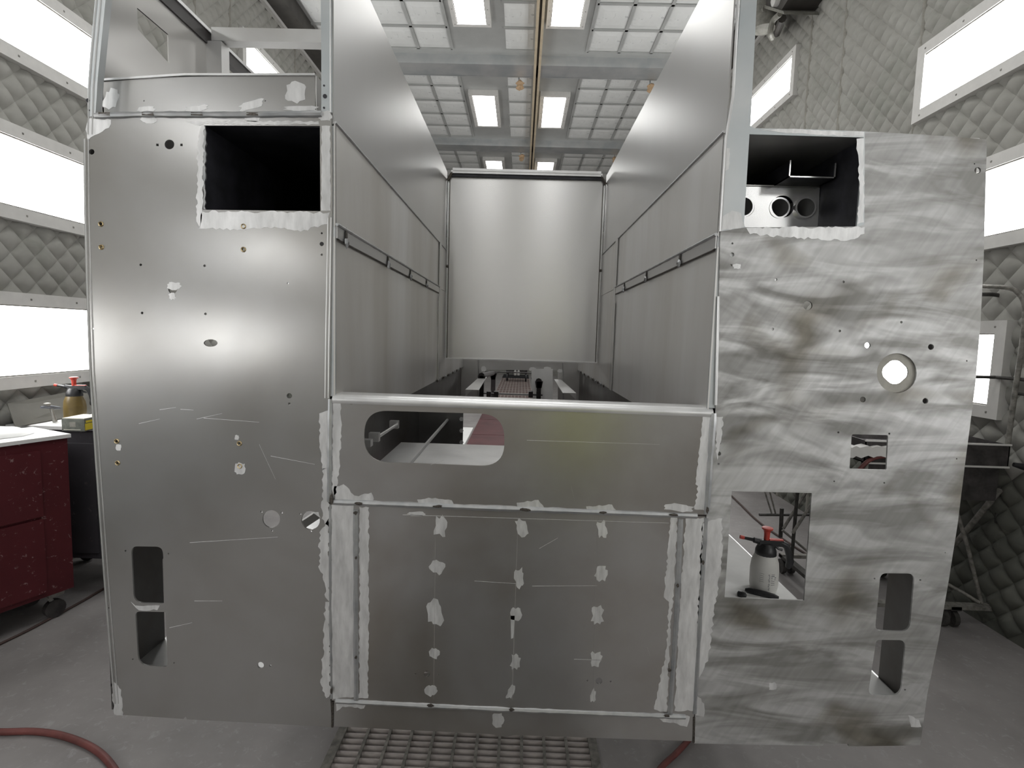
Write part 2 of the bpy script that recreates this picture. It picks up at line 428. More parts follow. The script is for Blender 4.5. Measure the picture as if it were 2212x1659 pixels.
def rail_grid():
    mb = MB()
    for k in range(-4, 5):
        y0 = 8.26+MOD*k
        for xa, xb in ((-2.95, -1.07), (.78, 2.54)):
            n = 4
            for i in range(n+1):
                x = xa+(xb-xa)*i/n; mb.box((x-.02, y0, ZC+.012), (x+.02, y0+2.675, ZC+.04))
            for j in range(6): mb.box((xa, y0+.535*j-.018, ZC+.012), (xb, y0+.535*j+.018, ZC+.04))
        for j in range(6): mb.box((-.35, y0+.535*j-.018, ZC+.012), (.06, y0+.535*j+.018, ZC+.04))
    return mb.build('filter_grid', 'ceiling_metal', ceil)
rail_grid()
for k in range(-4, 5):
    yb = 7.86+MOD*k
    b = box('beam', (XW0, yb, ZC-.10), (XW1, yb+.33, ZC+.04), 'galvanised', ceil)
    if k >= -1:
        box('conduit', (XW0, yb+.335, ZC-.10), (XW1, yb+.365, ZC-.07), 'galvanised', ceil)
for x0, x1, mt in ((.062, .095, 'tan_rail'), (.125, .158, 'tan_rail'), (.095, .125, 'corner_dark')):
    box('centre_rail', (x0, YB, ZC-.13 if mt == 'tan_rail' else ZC-.10), (x1, YE, ZC+.03), mt, ceil)
for nm, xa, xb in (('trim_2', XW0-.02, XW0+.28), ('trim_3', XW1-.28, XW1+.02)):
    tag(box(nm, (xa, YB, ZC-.16), (xb, YE, ZC+.03), 'corner_dark'), kind='structure')
for nm, xa, xb in (('trim_4', XW0+.02, XW0+.07), ('trim_5', XW1-.07, XW1-.02)):
    tag(box(nm, (xa, YB, ZC-.20), (xb, YE, ZC-.16), 'white_frame'), kind='structure')

# lights
def light_fixture(name, label, cat, group, c, n, u, w, h, mat, fw=.06):
    """lit panel in a screwed frame; c centre, n out of the wall, u long direction, w length, h height"""
    c, n, u = Vector(c), Vector(n), Vector(u); v = n.cross(u)
    t = thing(name, c, label, cat, group)
    W, Hh = w/2, h/2; P = lambda a, b, d: c+u*a+v*b+n*d
    mb = MB(); d1 = .052
    for (a0, a1, b0, b1) in ((-W-fw, W+fw, Hh, Hh+fw), (-W-fw, W+fw, -Hh-fw, -Hh), (-W-fw, -W, -Hh, Hh), (W, W+fw, -Hh, Hh)):
        mb.hexa([P(a0, b0, -.02), P(a1, b0, -.02), P(a1, b1, -.02), P(a0, b1, -.02)], [P(a0, b0, d1), P(a1, b0, d1), P(a1, b1, d1), P(a0, b1, d1)])
    mb.build('frame', 'white_frame', t)
    dif = MB().hexa([P(-W, -Hh, -.02), P(W, -Hh, -.02), P(W, Hh, -.02), P(-W, Hh, -.02)], [P(-W, -Hh, .036), P(W, -Hh, .036), P(W, Hh, .036), P(-W, Hh, .036)]).build('diffuser', None, t, mats=['white_frame', mat])
    for p in dif.data.polygons: p.material_index = 1 if p.normal.dot(n) > .9 else 0
    lip = MB()
    for s in (-1, 1):
        lip.hexa([P(-W, s*Hh-.008*s, .036), P(W, s*Hh-.008*s, .036), P(W, s*Hh, .036), P(-W, s*Hh, .036)], [P(-W, s*Hh-.008*s, .044), P(W, s*Hh-.008*s, .044), P(W, s*Hh, .044), P(-W, s*Hh, .044)])
    lip.build('gasket', 'tube_steel', t)
    ns = max(3, int(w/.3))
    scr = MB()
    for i in range(ns+1):
        for s in (-1, 1):
            p = P(-W+w*i/ns, s*(Hh+fw/2), d1); scr.hexa([p-u*.006-v*.006, p+u*.006-v*.006, p+u*.006+v*.006, p-u*.006+v*.006], [p-u*.004-v*.004+n*.003, p+u*.004-v*.004+n*.003, p+u*.004+v*.004+n*.003, p-u*.004+v*.004+n*.003])
    scr.build('screws', 'tube_steel', t)['kind'] = 'stuff'
    return t
for k in range(-4, 5):
    for xc in (-.735, .43):
        light_fixture('ceiling_light', {-1: 'lit ceiling light beside the tan rail before the nearest galvanised beam', 0: 'lit ceiling light beside the tan rail between two galvanised beams', 1: 'lit ceiling light beside the tan rail beyond the farther galvanised beam'}.get(k, 'lit rectangular fluorescent light elsewhere along the grey ceiling bay'), 'light', 'ceiling lights beside the centre rail',
                      (xc, 8.93+MOD*k+.68, ZC+.01), (0, 0, -1), (0, 1, 0), 1.24, .37, 'ceiling_lamp', .055)
rows = ((1.69, 2.07, 'top'), (.68, 1.09, 'middle'), (-.33, .10, 'low'))
def wall_light(side, z0, z1, ya, yb, label, grp):
    X, n = (XW0+.012, (1, 0, 0)) if side < 0 else (XW1-.012, (-1, 0, 0))
    return light_fixture('wall_light', label, 'light', grp, (X, (ya+yb)/2, H((z0+z1)/2)), n, (0, 1, 0), yb-ya, z1-z0, 'wall_lamp', .075)
LL = {'top': 'long lit wall light, topmost of three over the red cabinet', 'middle': 'long lit wall light, middle of three over the red cabinet', 'low': 'long lit wall light just above the red cabinet'}
LR = {'top': 'large lit wall light on quilted wall beside a seam, above two more lights', 'middle': 'lit wall light below the large one on the seamed quilted wall', 'low': 'lit wall light behind the tube frame of the rolling stand'}
for z0, z1, nm in rows:
    zz = (z0, z1) if nm != 'top' else (1.61, 1.98)
    wall_light(-1, zz[0]-.0, zz[1], 2.6, 3.95, LL[nm], 'wall lights over the red cabinet')
    wall_light(1, z0, z1, *((2.7, 4.0) if nm != 'low' else (3.2, 4.5)), LR[nm], 'wall lights on the seamed wall')
    for y in (-2.45, 0.1, 6.6, 9.6):
        if (y < 3 or nm != 'top') and (nm, y) != ('middle', .1):
            off = {'top': 0, 'middle': -.75, 'low': 0}[nm] if y < 2 else 0
            for s in (-1, 1):
                wall_light(s, z0, z1, y-.65+off, y+.65+off, 'lit wall light in a white frame further along the booth wall', 'other wall lights')
wall_light(1, 2.70, 3.06, 6.0, 7.3, 'lit wall light high on the quilted wall beside the metal post', 'high wall lights')
wall_light(-1, 2.75, 3.10, 5.95, 7.2, 'lit wall light high on the quilted wall behind the open frame', 'high wall lights')

# paper-wrapped sprinkler heads under the beams
for (px, py), sd in (((1121, 165), 1), ((1405, 160), 2), ((1125, 330), 3), ((1328, 325), 4)):
    yb = 8.23 if py < 250 else 11.45
    p = PY(px, py, yb+.05); p.z = ZC-.10
    t = thing('sprinkler_head', p, ['paper-wrapped sprinkler head hanging under the near ceiling beam', 'paper-wrapped sprinkler head hanging under the far ceiling beam'][py > 250], 'sprinkler', 'sprinkler heads under the beams')
    MB().tube([p+Vector((0, 0, .04)), p+Vector((0, 0, -.05))], .012, 8).build('pipe', 'galvanised', t, True)
    r = random.Random(sd); mb = MB()
    mb.lathe(p+Vector((.02, 0, -.14)), [(.03, 0), (.062, .02), (.05, .06), (.066, .09), (.02, .12)], 7)
    for v in mb.v: v += Vector(((r.random()-.5)*.025, (r.random()-.5)*.025, (r.random()-.5)*.02))
    mb.build('paper_wrap', 'tan_paper', t)

# pit grate
g = tag(thing('pit_grate', ((PXA+PXB)/2, 2.0, 0), 'grey steel slotted floor grate over the exhaust pit', 'grate'))
for x in (PXA, PXB-.035): box('edge_frame', (x, 1.0, -.06), (x+.035, 2.62, .004), 'grate_steel', g)
ng = 11
pitch = (PXB-PXA-.07)/ng
for i in range(1, ng): box('bearing_bar', (PXA+.035+pitch*i-.006, 1.0, -.05), (PXA+.035+pitch*i+.006, 2.62, .003), 'grate_steel', g)
j = 0; y = 1.02
while y < 2.6:
    o = MB().hexa([(PXA+.035, y, -.028), (PXB-.035, y, -.028), (PXB-.035, y+.013, -.028), (PXA+.035, y+.013, -.028)],
                  [(PXA+.035, y+.002, -.004), (PXB-.035, y+.002, -.004), (PXB-.035, y+.011, -.004), (PXA+.035, y+.011, -.004)]).build('cross_bar', 'grate_light', g); y += .032
fg = tag(thing('far_grate', ((PXA+PXB)/2, 16, 0), 'brown floor grate with pale lines at the far end of the pit', 'grate'))
box('slab', (PXA, 12.5, -.06), (PXB, 21, -.012), 'pit_brown', fg)
for i in range(12): box('long_bar', (PXA+(PXB-PXA)*i/11-.008, 12.5, -.012), (PXA+(PXB-PXA)*i/11+.008, 21, .002), 'grate_light', fg)
for i in range(15): box('short_bar', (PXA, 12.5+.6*i-.02, -.012), (PXB, 12.5+.6*i+.02, .002), 'grate_light', fg)
cv = [2.62, 5.0, 7.0, 8.7, 10.3, 12.5]
for a, b in zip(cv[:-1], cv[1:]):
    tag(box('pit_cover', (PXA-.06, a+.012, .0), (PXB+.06, b-.012, .012), 'cover_red'), 'dark red painted cover plate lying over the exhaust pit', 'cover', 'red pit covers')
tag(box('floor_board', (-1.02, 7.75, .0), (-.80, 9.3, .02), 'white_paper'), 'narrow white board lying on the floor beside the red pit covers', 'board')

# ---------------------------------------------------------------- the truck body
YF, XL, XR, YW = 1.529, -.540, .546, 3.75
ZT = H(1.107); ZBOT = H(-1.2)
truck = thing('truck_body', (0, YF+1.5, ZBOT), 'bare aluminium fire truck body with welded rear panels and open hose bed', 'truck body')
D = 1/2.91
# --- left rear panel
LP = [(190, 252), (320, 248), (450, 246), (716, 243), (718, 400), (714, 700), (712, 900), (710, 1100), (713, 1500), (717, 1571), (560, 1562), (404, 1554), (401, 1548), (396, 1553),
      (248, 1543), (236, 1400), (224, 1250), (214, 1120), (206, 1000), (193, 800), (186, 600), (182, 450), (181, 300)]
LH = [[(441, 271), (691, 272), (692, 456), (437, 453)], circ(366, 312, 10.5), circ(198, 328, 6), sq(340, 313, 2.6), sq(392, 313, 2.6),
      circ(304, 572, 2.8, 10), circ(442, 574, 2.8, 10), circ(307, 676, 2.8, 10), circ(444, 678, 2.8, 10), circ(200, 710, 2.4, 10), sq(622, 612, 2),
      circ(373, 625, 9.5), [(455+15*math.cos(2*PI*k/20), 741+8*math.sin(2*PI*k/20)) for k in range(20)], circ(625, 855, 5.8), sq(625, 872, 2.2),
      circ(695, 504, 2.2, 10), circ(695, 527, 4.6, 12), circ(695, 550, 2.4, 10), circ(697, 931, 2.4, 10), circ(698, 974, 2.6, 10), circ(194, 240+30, 1.4, 8),
      circ(586, 1121, 19, 24), circ(671, 1124, 20, 24), sq(565, 1105, 2), sq(609, 1107, 2), sq(588, 1146, 1.6), sq(649, 1110, 1.6), circ(672, 1148, 2, 8),
      rrect([(283, 1180), (352, 1181), (355, 1304), (289, 1302)], [14, 16, 5, 20]), rrect([(292, 1321), (358, 1322), (362, 1441), (299, 1437)], [10, 3, 8, 22]),
      circ(563, 1437, 7), circ(584, 1438, 2.2, 8), sq(271, 1190, 1.6), sq(364, 1196, 1.6), circ(287, 1424, 1.6, 8), circ(376, 1432, 1.6, 8), circ(235, 1313, 1.4, 8)]
nuts = [(218, 484), (219, 534), (526, 489), (526, 539), (252, 953), (254, 1000), (517, 958), (518, 1007)]
LH += [circ(x, y, 3.6, 12) for x, y in nuts]
gp = [band([(436, 268), (441, 271), (437, 453), (432, 492), (424, 470), (428, 300)], 2.5, 1, 6),
      band([(437, 456.5), (712, 459), (709, 484), (650, 500), (600, 492), (520, 496), (430, 494)], 3, 2, 7),
      band([(190, 256), (240, 259), (236, 276), (205, 292), (190, 305), (185, 280)], 2, 3, 7), jag(321, 258, 18, 9, 4), band([(400, 262), (560, 262), (688, 262), (690, 269), (441, 268), (430, 272)], 1.6, 5, 8),
      jag(545, 256, 20, 7, 6), jag(703, 250, 15, 11, 7), band([(695, 272), (713, 272), (714, 455), (694, 455)], 1.2, 8, 9),
      band([(690, 893), (711, 886), (711, 1010), (697, 1015), (691, 960)], 2, 9, 6), band([(698, 1012), (710, 1010), (711, 1140), (695, 1120)], 2.5, 10, 6),
      band([(690, 1150), (710, 1120), (712, 1300), (703, 1290), (698, 1240), (690, 1230)], 3, 11, 6), band([(703, 1300), (711, 1300), (714, 1498), (705, 1508), (694, 1480), (698, 1400)], 3, 12, 6),
      band([(241, 1470), (250, 1476), (262, 1490), (265, 1546), (247, 1543)], 2, 13, 6), jag(376, 618, 16, 9, 14), jag(372, 640, 8, 8, 15), jag(519, 1012, 12, 14, 16), jag(512, 945, 5, 6, 17),
      jag(256, 966, 6, 8, 18), band([(292, 1308), (345, 1308), (340, 1318), (300, 1318), (283, 1300)], 2, 19, 8), band([(660, 1105), (688, 1106), (692, 1118), (676, 1108)], 1, 20, 6)]
scr_ = lambda x0, y0, x1, y1, w=.45: [(x0, y0-w), (x1, y1-w*.4), (x1, y1+w*.4), (x0, y0+w)]
gp += [scr_(*q_) for q_ in ((585, 985, 680, 1003), (560, 960, 595, 1035), (300, 915, 345, 905), (425, 905, 480, 893), (390, 884, 418, 886), (366, 1356, 415, 1345), (420, 1298, 480, 1298), (410, 1172, 600, 1160), (440, 903, 560, 912), (345, 885, 380, 880))]
lp = sheet('rear_panel', LP, LH, YF, .005, 'alum_rear', truck, gp)
lp['label'] = 'smooth shiny rear panel with ground weld edges'
for x, y in nuts:
    p = PY(x, y, YF); MB().lathe((p.x, YF, p.z), [(.0045, .004), (.0045, -.0015), (.0062, -.003), (.0078, -.001), (.0078, .001)], 12, 0, 'y', True).build('rivet_nut', 'brass', lp, True)
# folded edge along the outer side
for dx, r in ((2.0, .0030), (10, .0016)):
    MB().tube([PY(x+dx, y, YF-.0005) for x, y in [(181, 300), (182, 450), (186, 600), (193, 800), (206, 1000), (224, 1250), (236, 1400), (246, 1520)]], r, 6).build('edge_fold', 'alum_edge', lp, True)
for dx in (-3, -10):
    MB().tube([PY(x+dx, y, YF-.0003) for x, y in [(718, 470), (714, 700), (712, 860)]], .0015, 6).build('edge_fold', 'alum_edge', lp, True)
# --- centre beam with oval cut-out
BP = [(716, 862), (1130, 874), (1541, 887), (1532, 1000), (1524, 1112), (1120, 1098), (714, 1083), (715, 980)]
ov = rrect([(786, 886), (1089, 895), (1090, 1008), (787, 997)], 52, 10)
BH = [ov] + [circ(x, y, 1.8, 8) for x, y in ((759, 873), (999, 880), (1245, 889), (1492, 898), (1524, 898))]
bpt = [band([(719, 872), (736, 864), (737, 930), (734, 1000), (728, 1050), (722, 1084), (717, 1040)], 2.2, 21, 6),
       band([(722, 1050), (742, 1046), (758, 1064), (775, 1072), (802, 1064), (808, 1078), (800, 1088), (720, 1084)], 2.5, 22, 7),
       band([(901, 1079), (926, 1075), (976, 1081), (982, 1092), (905, 1089)], 1.5, 23, 7), band([(1116, 1086), (1163, 1080), (1176, 1098), (1118, 1097)], 1.5, 24, 7),
       band([(1266, 1094), (1322, 1090), (1332, 1103), (1268, 1102)], 1.5, 25, 7), jag(1465, 1096, 34, 9, 26, .1),
       band([(1521, 890), (1536, 889), (1531, 1000), (1524, 1104), (1500, 1100), (1508, 1050), (1502, 1046), (1512, 960)], 2.2, 27, 6)]
bpt += [scr_(1138, 951, 1425, 960), scr_(930, 1004, 960, 994), scr_(1234, 1050, 1242, 1085)]
bp_ = sheet('rear_beam', BP, BH, YF, .005, 'alum_centre', truck, bpt)
bp_['label'] = 'cross beam with an oval cut-out and bright rounded top edge'
pr = [(YF-.0015, -.020), (YF-.004, -.012), (YF-.002, -.003), (YF+.006, .004), (YF+.016, .006), (YF+.07, .006), (YF+.07, .001), (YF+.02, .000), (YF+.006, -.008), (YF+.004, -.020)]
mb = MB(); a = PY(718, 853, YF); b = PY(1541, 883, YF); nP = 12; vs = []; k = len(pr)
for i in range(nP+1):
    c = a.lerp(b, i/nP); vs += [(c.x, y, c.z+dz-.004) for y, dz in pr]
mb.add(vs, [(i*k+q, i*k+(q+1) % k, (i+1)*k+(q+1) % k, (i+1)*k+q) for i in range(nP) for q in range(k)] + [tuple(range(k))[::-1], tuple(nP*k+q for q in range(k))])
mb.build('rolled_edge', 'alum_edge', bp_, True)
# --- lower centre panel
CP = [(714, 1087), (1120, 1102), (1523, 1116), (1508, 1340), (1499, 1546), (1100, 1532), (717, 1513), (714, 1300)]
CH = [circ(922, 1456, 6.5), circ(1294, 1471, 7)] + [circ(x, y, 1.9, 8) for x, y in ((897, 1455), (946, 1457), (1269, 1470), (1319, 1472), (733, 1143), (733, 1233), (735, 1328), (1500, 1160), (1507, 1172))]
tk = [(952, 1137, 15, 24, .15), (943, 1224, 17, 17, .5), (940, 1325, 17, 30, -.1), (938, 1411, 11, 13, .3), (932, 1491, 13, 13, .6),
      (1127, 1139, 12, 20, -.3), (1122, 1249, 11, 24, 0), (1116, 1326, 13, 16, .2), (1113, 1430, 11, 18, .1), (1104, 1493, 7, 18, .4),
      (1301, 1143, 11, 21, -.15), (1298, 1238, 15, 19, .2), (1290, 1330, 14, 22, 0), (1287, 1425, 13, 20, .2), (1281, 1503, 7, 16, .1)]
cpt = [jag(x, y, w, h, 40+i, q, 16, .3) for i, (x, y, w, h, q) in enumerate(tk)]
cpt += [[(1103, 1330), (1112, 1330), (1109, 1378), (1104, 1380)], band([(716, 1090), (764, 1092), (765, 1200), (766, 1505), (718, 1510), (716, 1300)], 1.6, 61, 7),
        band([(776, 1095), (797, 1096), (796, 1240), (797, 1380), (794, 1460), (795, 1508), (775, 1508), (777, 1300)], 2, 62, 6),
        band([(1449, 1118), (1463, 1118), (1458, 1250), (1450, 1330), (1440, 1538), (1413, 1532), (1440, 1400), (1445, 1300), (1434, 1290), (1442, 1200)], 2.4, 63, 6),
        band([(1481, 1120), (1520, 1118), (1508, 1340), (1500, 1535), (1457, 1535), (1466, 1340)], 2.2, 64, 7), jag(900, 1110, 20, 5, 65)]
cpt += [scr_(1025, 1255, 1120, 1261), scr_(1150, 1266, 1290, 1265), scr_(870, 1112, 1445, 1130, .5), scr_(1240, 1424, 1300, 1426), scr_(1398, 1398, 1405, 1418), scr_(1165, 1185, 1205, 1162, .5)]
cp_ = sheet('lower_panel', CP, CH, YF, .005, 'alum_centre', truck, cpt)
cp_['label'] = 'dark lower panel with rows of ground weld marks'
for i, (x0, x1) in enumerate(((941, 937), (1119, 1106), (1290, 1281))):
    MB().tube([PY(x0+(x1-x0)*t/8, 1115+395*t/8, YF+.0022) for t in range(9)], .0028, 6).build('crease', 'alum_centre', cp_, True)
# --- bottom strip
bs = sheet('bottom_strip', [(722, 1511), (1100, 1531), (1499, 1546), (1495, 1601), (1110, 1588), (1095, 1592), (1060, 1586), (722, 1569)], [], YF+.001, .004, 'alum_centre', truck,
           [band([(728, 1513), (790, 1517), (786, 1530), (740, 1526), (727, 1536)], 2, 71, 6), jag(1075, 1556, 14, 17, 72), band([(1395, 1545), (1490, 1548), (1484, 1570), (1440, 1560)], 3, 73, 7)])
# --- right panel
RP = [(1556, 500), (1610, 491), (1850, 489.5), (1867, 486), (1868, 284), (2000, 291), (2132, 301), (2125, 560), (2118, 700), (2107, 830), (2085, 1000), (2069, 1130), (2050, 1250), (2028, 1380), (2003, 1500), (1988, 1610), (1870, 1612),
      (1833, 1612), (1832, 1607), (1780, 1606), (1778, 1611), (1640, 1609), (1500, 1606), (1504, 1450), (1512, 1300), (1527, 1110), (1546, 880), (1553, 640)]
RH = [circ(2112, 368, 7), circ(2105, 354, 1.5, 8), circ(1582, 526, 2.3, 10), circ(1581.5, 550, 4.8, 12), circ(1579.5, 573, 2.4, 10), circ(1676, 604, 3, 10), circ(1822, 609, 2.8, 10), circ(1745, 660, 10),
      circ(2109, 562, 1.6, 8), circ(1669, 711, 2.8, 10), circ(1814, 715, 2.8, 10), circ(1947, 696, 2.8, 10), circ(1874, 746, 6.4), circ(2011, 749.5, 6.4), circ(1864, 863, 6.2), circ(1999, 866, 6.2),
      circ(1937, 806, 43, 36), sq(1811, 934, 2), sq(1921, 937, 2), rrect([(1840, 938), (1918.5, 940), (1915, 1015), (1835, 1013)], 4), sq(1802, 1040, 1.6), sq(1910, 1043, 1.6),
      circ(1555, 958, 2.3, 10), circ(1553, 980, 4.8, 12), circ(1552, 1002, 2.3, 10), circ(2088.6, 779.5, 1.6, 8), circ(2066.6, 991, 1.6, 8),
      [(1581, 1061), (1754, 1065), (1737, 1297), (1565, 1291)], rrect([(1902, 1238), (1976, 1239), (1965, 1364), (1890, 1362)], [14, 16, 20, 14]),
      rrect([(1893, 1382), (1957, 1383), (1946, 1503), (1875, 1501)], [8, 16, 22, 14]), sq(1889, 1250, 1.7), sq(1988, 1253, 1.7), sq(1955, 1490, 1.7), circ(2042, 1194, 1.2, 8)]
rpt = [band([(1612, 492), (1868, 490), (1867, 505), (1830, 520), (1760, 516), (1700, 512), (1620, 506)], 3, 81, 7), jag(1669, 1483, 9, 9, 82), jag(1592, 575, 9, 6, 83),
       band([(1546, 900), (1562, 900), (1558, 950), (1548, 1000)], 2, 84, 6), band([(1508, 1330), (1517, 1130), (1560, 1120), (1560, 1200), (1530, 1420), (1506, 1480)], 3, 85, 7),
       band([(1505, 1500), (1521, 1520), (1520, 1548), (1502, 1545)], 2, 86, 6), band([(1962, 1545), (1985, 1555), (1990, 1570), (1968, 1570)], 2, 87, 6)]
rp = sheet('rear_panel', RP, RH, YF, .005, 'alum_sanded', truck, rpt)
rp['label'] = 'bright rear panel covered in sanding swirls'
# dull disc with a notched hole, set in the round cut-out
hole = [(1934+26*math.cos(q)*(1.08 if abs(math.cos(q)) > .8 else 1), 804+25*math.sin(q)*(1.03 if abs(math.sin(q)) > .8 else .97)) for q in [2*PI*k/28 for k in range(28)]]
sheet('light_socket', circ(1937, 806, 44.5, 36), [hole], YF+.006, .004, 'ring_grey', rp)
# upper right frame of the box opening + tall channel beside the hose bed
CHN = [(1608, 0), (1609, -150), (1644, -150), (1635, 0), (1628, 140), (1621, 272), (1620, 276), (1868, 284), (1867, 486), (1850, 489.5), (1865, 297), (1619, 290), (1607, 485), (1610, 491), (1556, 500), (1562, 400), (1568, 300), (1583, 208), (1594, 100), (1601, 0)]
CHN = [(1601, 0), (1603, -110), (1642, -110), (1635, 0), (1628, 140), (1621, 272), (1630, 277), (1740, 279), (1868, 284), (1867, 486), (1850, 489.5), (1851, 486), (1866, 297), (1619, 290), (1607, 485), (1610, 491), (1556, 500), (1560, 440), (1568, 300), (1583, 208), (1594, 100)]
sheet('corner_channel', CHN, [], YF, .006, 'alum_channel', truck,
      [band([(1608, 485), (1606, 490), (1557, 499), (1559, 470), (1580, 455), (1600, 460)], 2, 91, 7), band([(1850, 300), (1866, 298), (1866, 480), (1851, 484), (1858, 420)], 2, 92, 7),
       band([(1640, 280), (1700, 279), (1866, 285), (1866, 295), (1700, 288)], 1.5, 93, 8), band([(1568, 320), (1576, 320), (1574, 365), (1566, 370)], 1.5, 94, 6)])
mb = MB()
a, b, c, d = PY(1601, -110, YF), PY(1583, 208, YF), PY(1568, 300, YF), PY(1556, 500, YF)
mb.tube([a, b, c, d], .004, 6).build('channel_fold', 'alum_edge', truck, True)
MB().tube([PY(1552, 640, YF), PY(1549, 760, YF), PY(1546, 875, YF)], .004, 6).build('channel_fold', 'alum_edge', truck, True)
# --- left posts and the recessed box between them
q = lambda x, y: PY(x, y, YF)
def post(name, f0, f1, dep, mat):
    """four-sided upright: f0, f1 lists of pixel points of its two front edges, top to bottom"""
    mb = MB(); n = len(f0); vs = []
    for (a, b) in zip(f0, f1):
        pa, pb = q(*a), q(*b); vs += [pa, pb, pb+Vector((0, dep, 0)), pa+Vector((0, dep, 0))]
    fs = [(i*4+k, i*4+(k+1) % 4, i*4+4+(k+1) % 4, i*4+4+k) for i in range(n-1) for k in range(4)] + [(0, 1, 2, 3), tuple(n*4-4+k for k in range(4))]
    return mb.add(vs, fs).build(name, mat, truck)
post('corner_post', [(222, -120), (205, 0), (194, 120), (189, 190), (189, 251)], [(243, -120), (228, 0), (219, 90), (211, 170), (206, 251)], .022, 'alum_channel')
post('corner_post', [(692, -120), (693, 0), (694, 120), (694, 243)], [(716, -120), (716, 0), (717, 120), (717, 243)], .022, 'alum_channel')
for x, y, r in ((201-11, 217, 4), (192, 238, 2), (702, 208, 4.4), (700, 233, 2.2), (700, 185, 2)):
    p = q(x, y); MB().lathe((p.x, YF-.0008, p.z), [(r*.00133, -.0004), (r*.00133, .002)], 12, 0, 'y').build('bolt_hole', 'box_black', truck)
for dx in (4, 13):
    MB().tube([PY(x+dx, y, YF-.0004) for x, y in [(222, -120), (205, 0), (194, 120), (189, 190), (186, 290)]], .0018, 6).build('post_fold', 'alum_edge', truck, True)
MB().tube([PY(714, y, YF-.0004) for y in (-110, 0, 120, 243)], .0022, 6).build('post_fold', 'alum_edge', truck, True)
YR = YF+.05
rec = sheet('upper_box', [(214, 178), (330, 168), (450, 165), (680, 164), (683, 243), (690, 252), (214, 256)], [circ(311, 218, 1.5, 8), circ(573, 218, 1.5, 8)], YR, .005, 'alum_rear', truck,
            [jag(240, 215, 16, 24, 101, .4), jag(316, 236, 20, 7, 102), jag(424, 235, 28, 7, 103, -.15), jag(545, 226, 30, 10, 104, -.3), jag(640, 200, 24, 24, 105, .2), jag(650, 234, 40, 6, 106)])
a, b = PY(212, 170, YR), PY(681, 164, YR)
mb = MB(); n = 10
for i in range(n):
    c0 = PY(214+467*i/n, 176-12*min(1, i/4), YR); c1 = PY(214+467*(i+1)/n, 176-12*min(1, (i+1)/4), YR)
    mb.hexa([c0+Vector((0, -.004, 0)), c1+Vector((0, -.004, 0)), c1+Vector((0, .42, .004)), c0+Vector((0, .42, .004))], [v+Vector((0, 0, .006)) for v in (c0+Vector((0, -.004, 0)), c1+Vector((0, -.004, 0)), c1+Vector((0, .42, .004)), c0+Vector((0, .42, .004)))])
mb.build('box_lid', 'alum_edge', rec)
c = PY(681, 164, YR); d = PY(684, 250, YR)
MB().hexa([(c.x, YR, d.z), (c.x+.004, YR, d.z), (c.x+.004, YR+.4, d.z), (c.x, YR+.4, d.z)], [(c.x, YR, c.z), (c.x+.004, YR, c.z), (c.x+.004, YR+.4, c.z), (c.x, YR+.4, c.z)]).build('box_side', 'alum_inner', rec)
bead('weld_bead', [PY(206, 250, YF-.001), PY(320, 247, YF-.001), PY(500, 248, YF-.001), PY(695, 246, YF-.001)], .0085, 'alum_bead', truck, 3)
for x in (225, 319, 425, 545): 
    p = PY(x, 246, YF-.008); MB().box((p.x-.016, p.y-.001, p.z-.004), (p.x+.016, p.y+.004, p.z+.004)).build('weld_gap', 'tack_dark', truck)
# outer high side with its window, top rail, cross frame
XO = -1.225
ywn = [PX(295, 17, XO), PX(362, 70, XO), PX(366, 132, XO), PX(293, 86, XO)]
y0w, y1w = ywn[0].y, ywn[1].y; z1w = ywn[0].z; z0w = ywn[2].z
YC = 2.10
yz('high_side', [(YF+.05, H(.5)), (YC, H(.5)), (YC, H(1.07)), (YF+.05, H(1.07))], [[(y0w, z0w+.02), (y1w, z0w-.01), (y1w, z1w), (y0w, z1w)]], XO, .004, 'alum_wall', truck)
box('top_rail', (XO-.02, YF+.05, H(1.066)), (XO+.008, 4.8, H(1.112)), 'black_paint', truck)
box('rail_cap', (XO-.02, YF+.05, H(1.112)), (XO+.012, 4.8, H(1.124)), 'alum_edge', truck)
zc = PX(455, 88, XO).z
box('cross_bar', (XO+.02, YC, H(1.080)), (-.55, YC+.05, H(1.128)), 'alum_inner', truck)
box('frame_post', (XO-.002, YC-.005, H(.59)), (XO+.06, YC+.05, H(1.076)), 'alum_inner', truck)
box('outer_deck', (XO, YF+.05, H(.589)), (XL-.004, 4.8, H(.594)), 'alum_inner', truck)
# --- outer sides, jambs, compartment floors, inner walls
JD = 1.78
for s, xo, zt in ((-1, -1.235, H(.5)), (1, 1.238, H(.565))):
    xa, xb = sorted((xo, xo-s*.004)); xi = XL-.03 if s < 0 else XR+.03
    box('door_jamb', (xa, YF+.005, ZBOT+.01), (xb, JD if s < 0 else 1.715, zt), 'alum_brown_shade', truck)
    box('door_jamb', (xa, 3.35, ZBOT+.01), (xb, 3.6, zt), 'alum_brown_shade', truck)
    box('outer_side', (xa, 3.6, H(.0)), (xb, 4.8, zt), 'alum_inner', truck)
    x0, x1 = sorted((xo, xi))
    box('compartment_floor', (x0, YF+.005, H(-1.115)), (x1, 3.4, H(-1.105)), 'alum_edge', truck)
    box('compartment_roof', (x0, YF+.005, H(.215)), (x1, 4.8, H(.222)), 'alum_inner', truck)
    box('compartment_top', (x0, YF+.005, H(.583) if s < 0 else H(.572)), (x1, 4.8, H(.587) if s < 0 else H(.577)), 'alum_inner', truck)
    box('compartment_end', (x0, 3.4, H(-1.115)), (x1, 3.405, H(.215)), 'alum_inner', truck)
    box('inner_wall', (xi-.003, YF+.005, ZBOT), (xi+.003, 3.4, H(.22)), 'alum_brown_shade', truck)
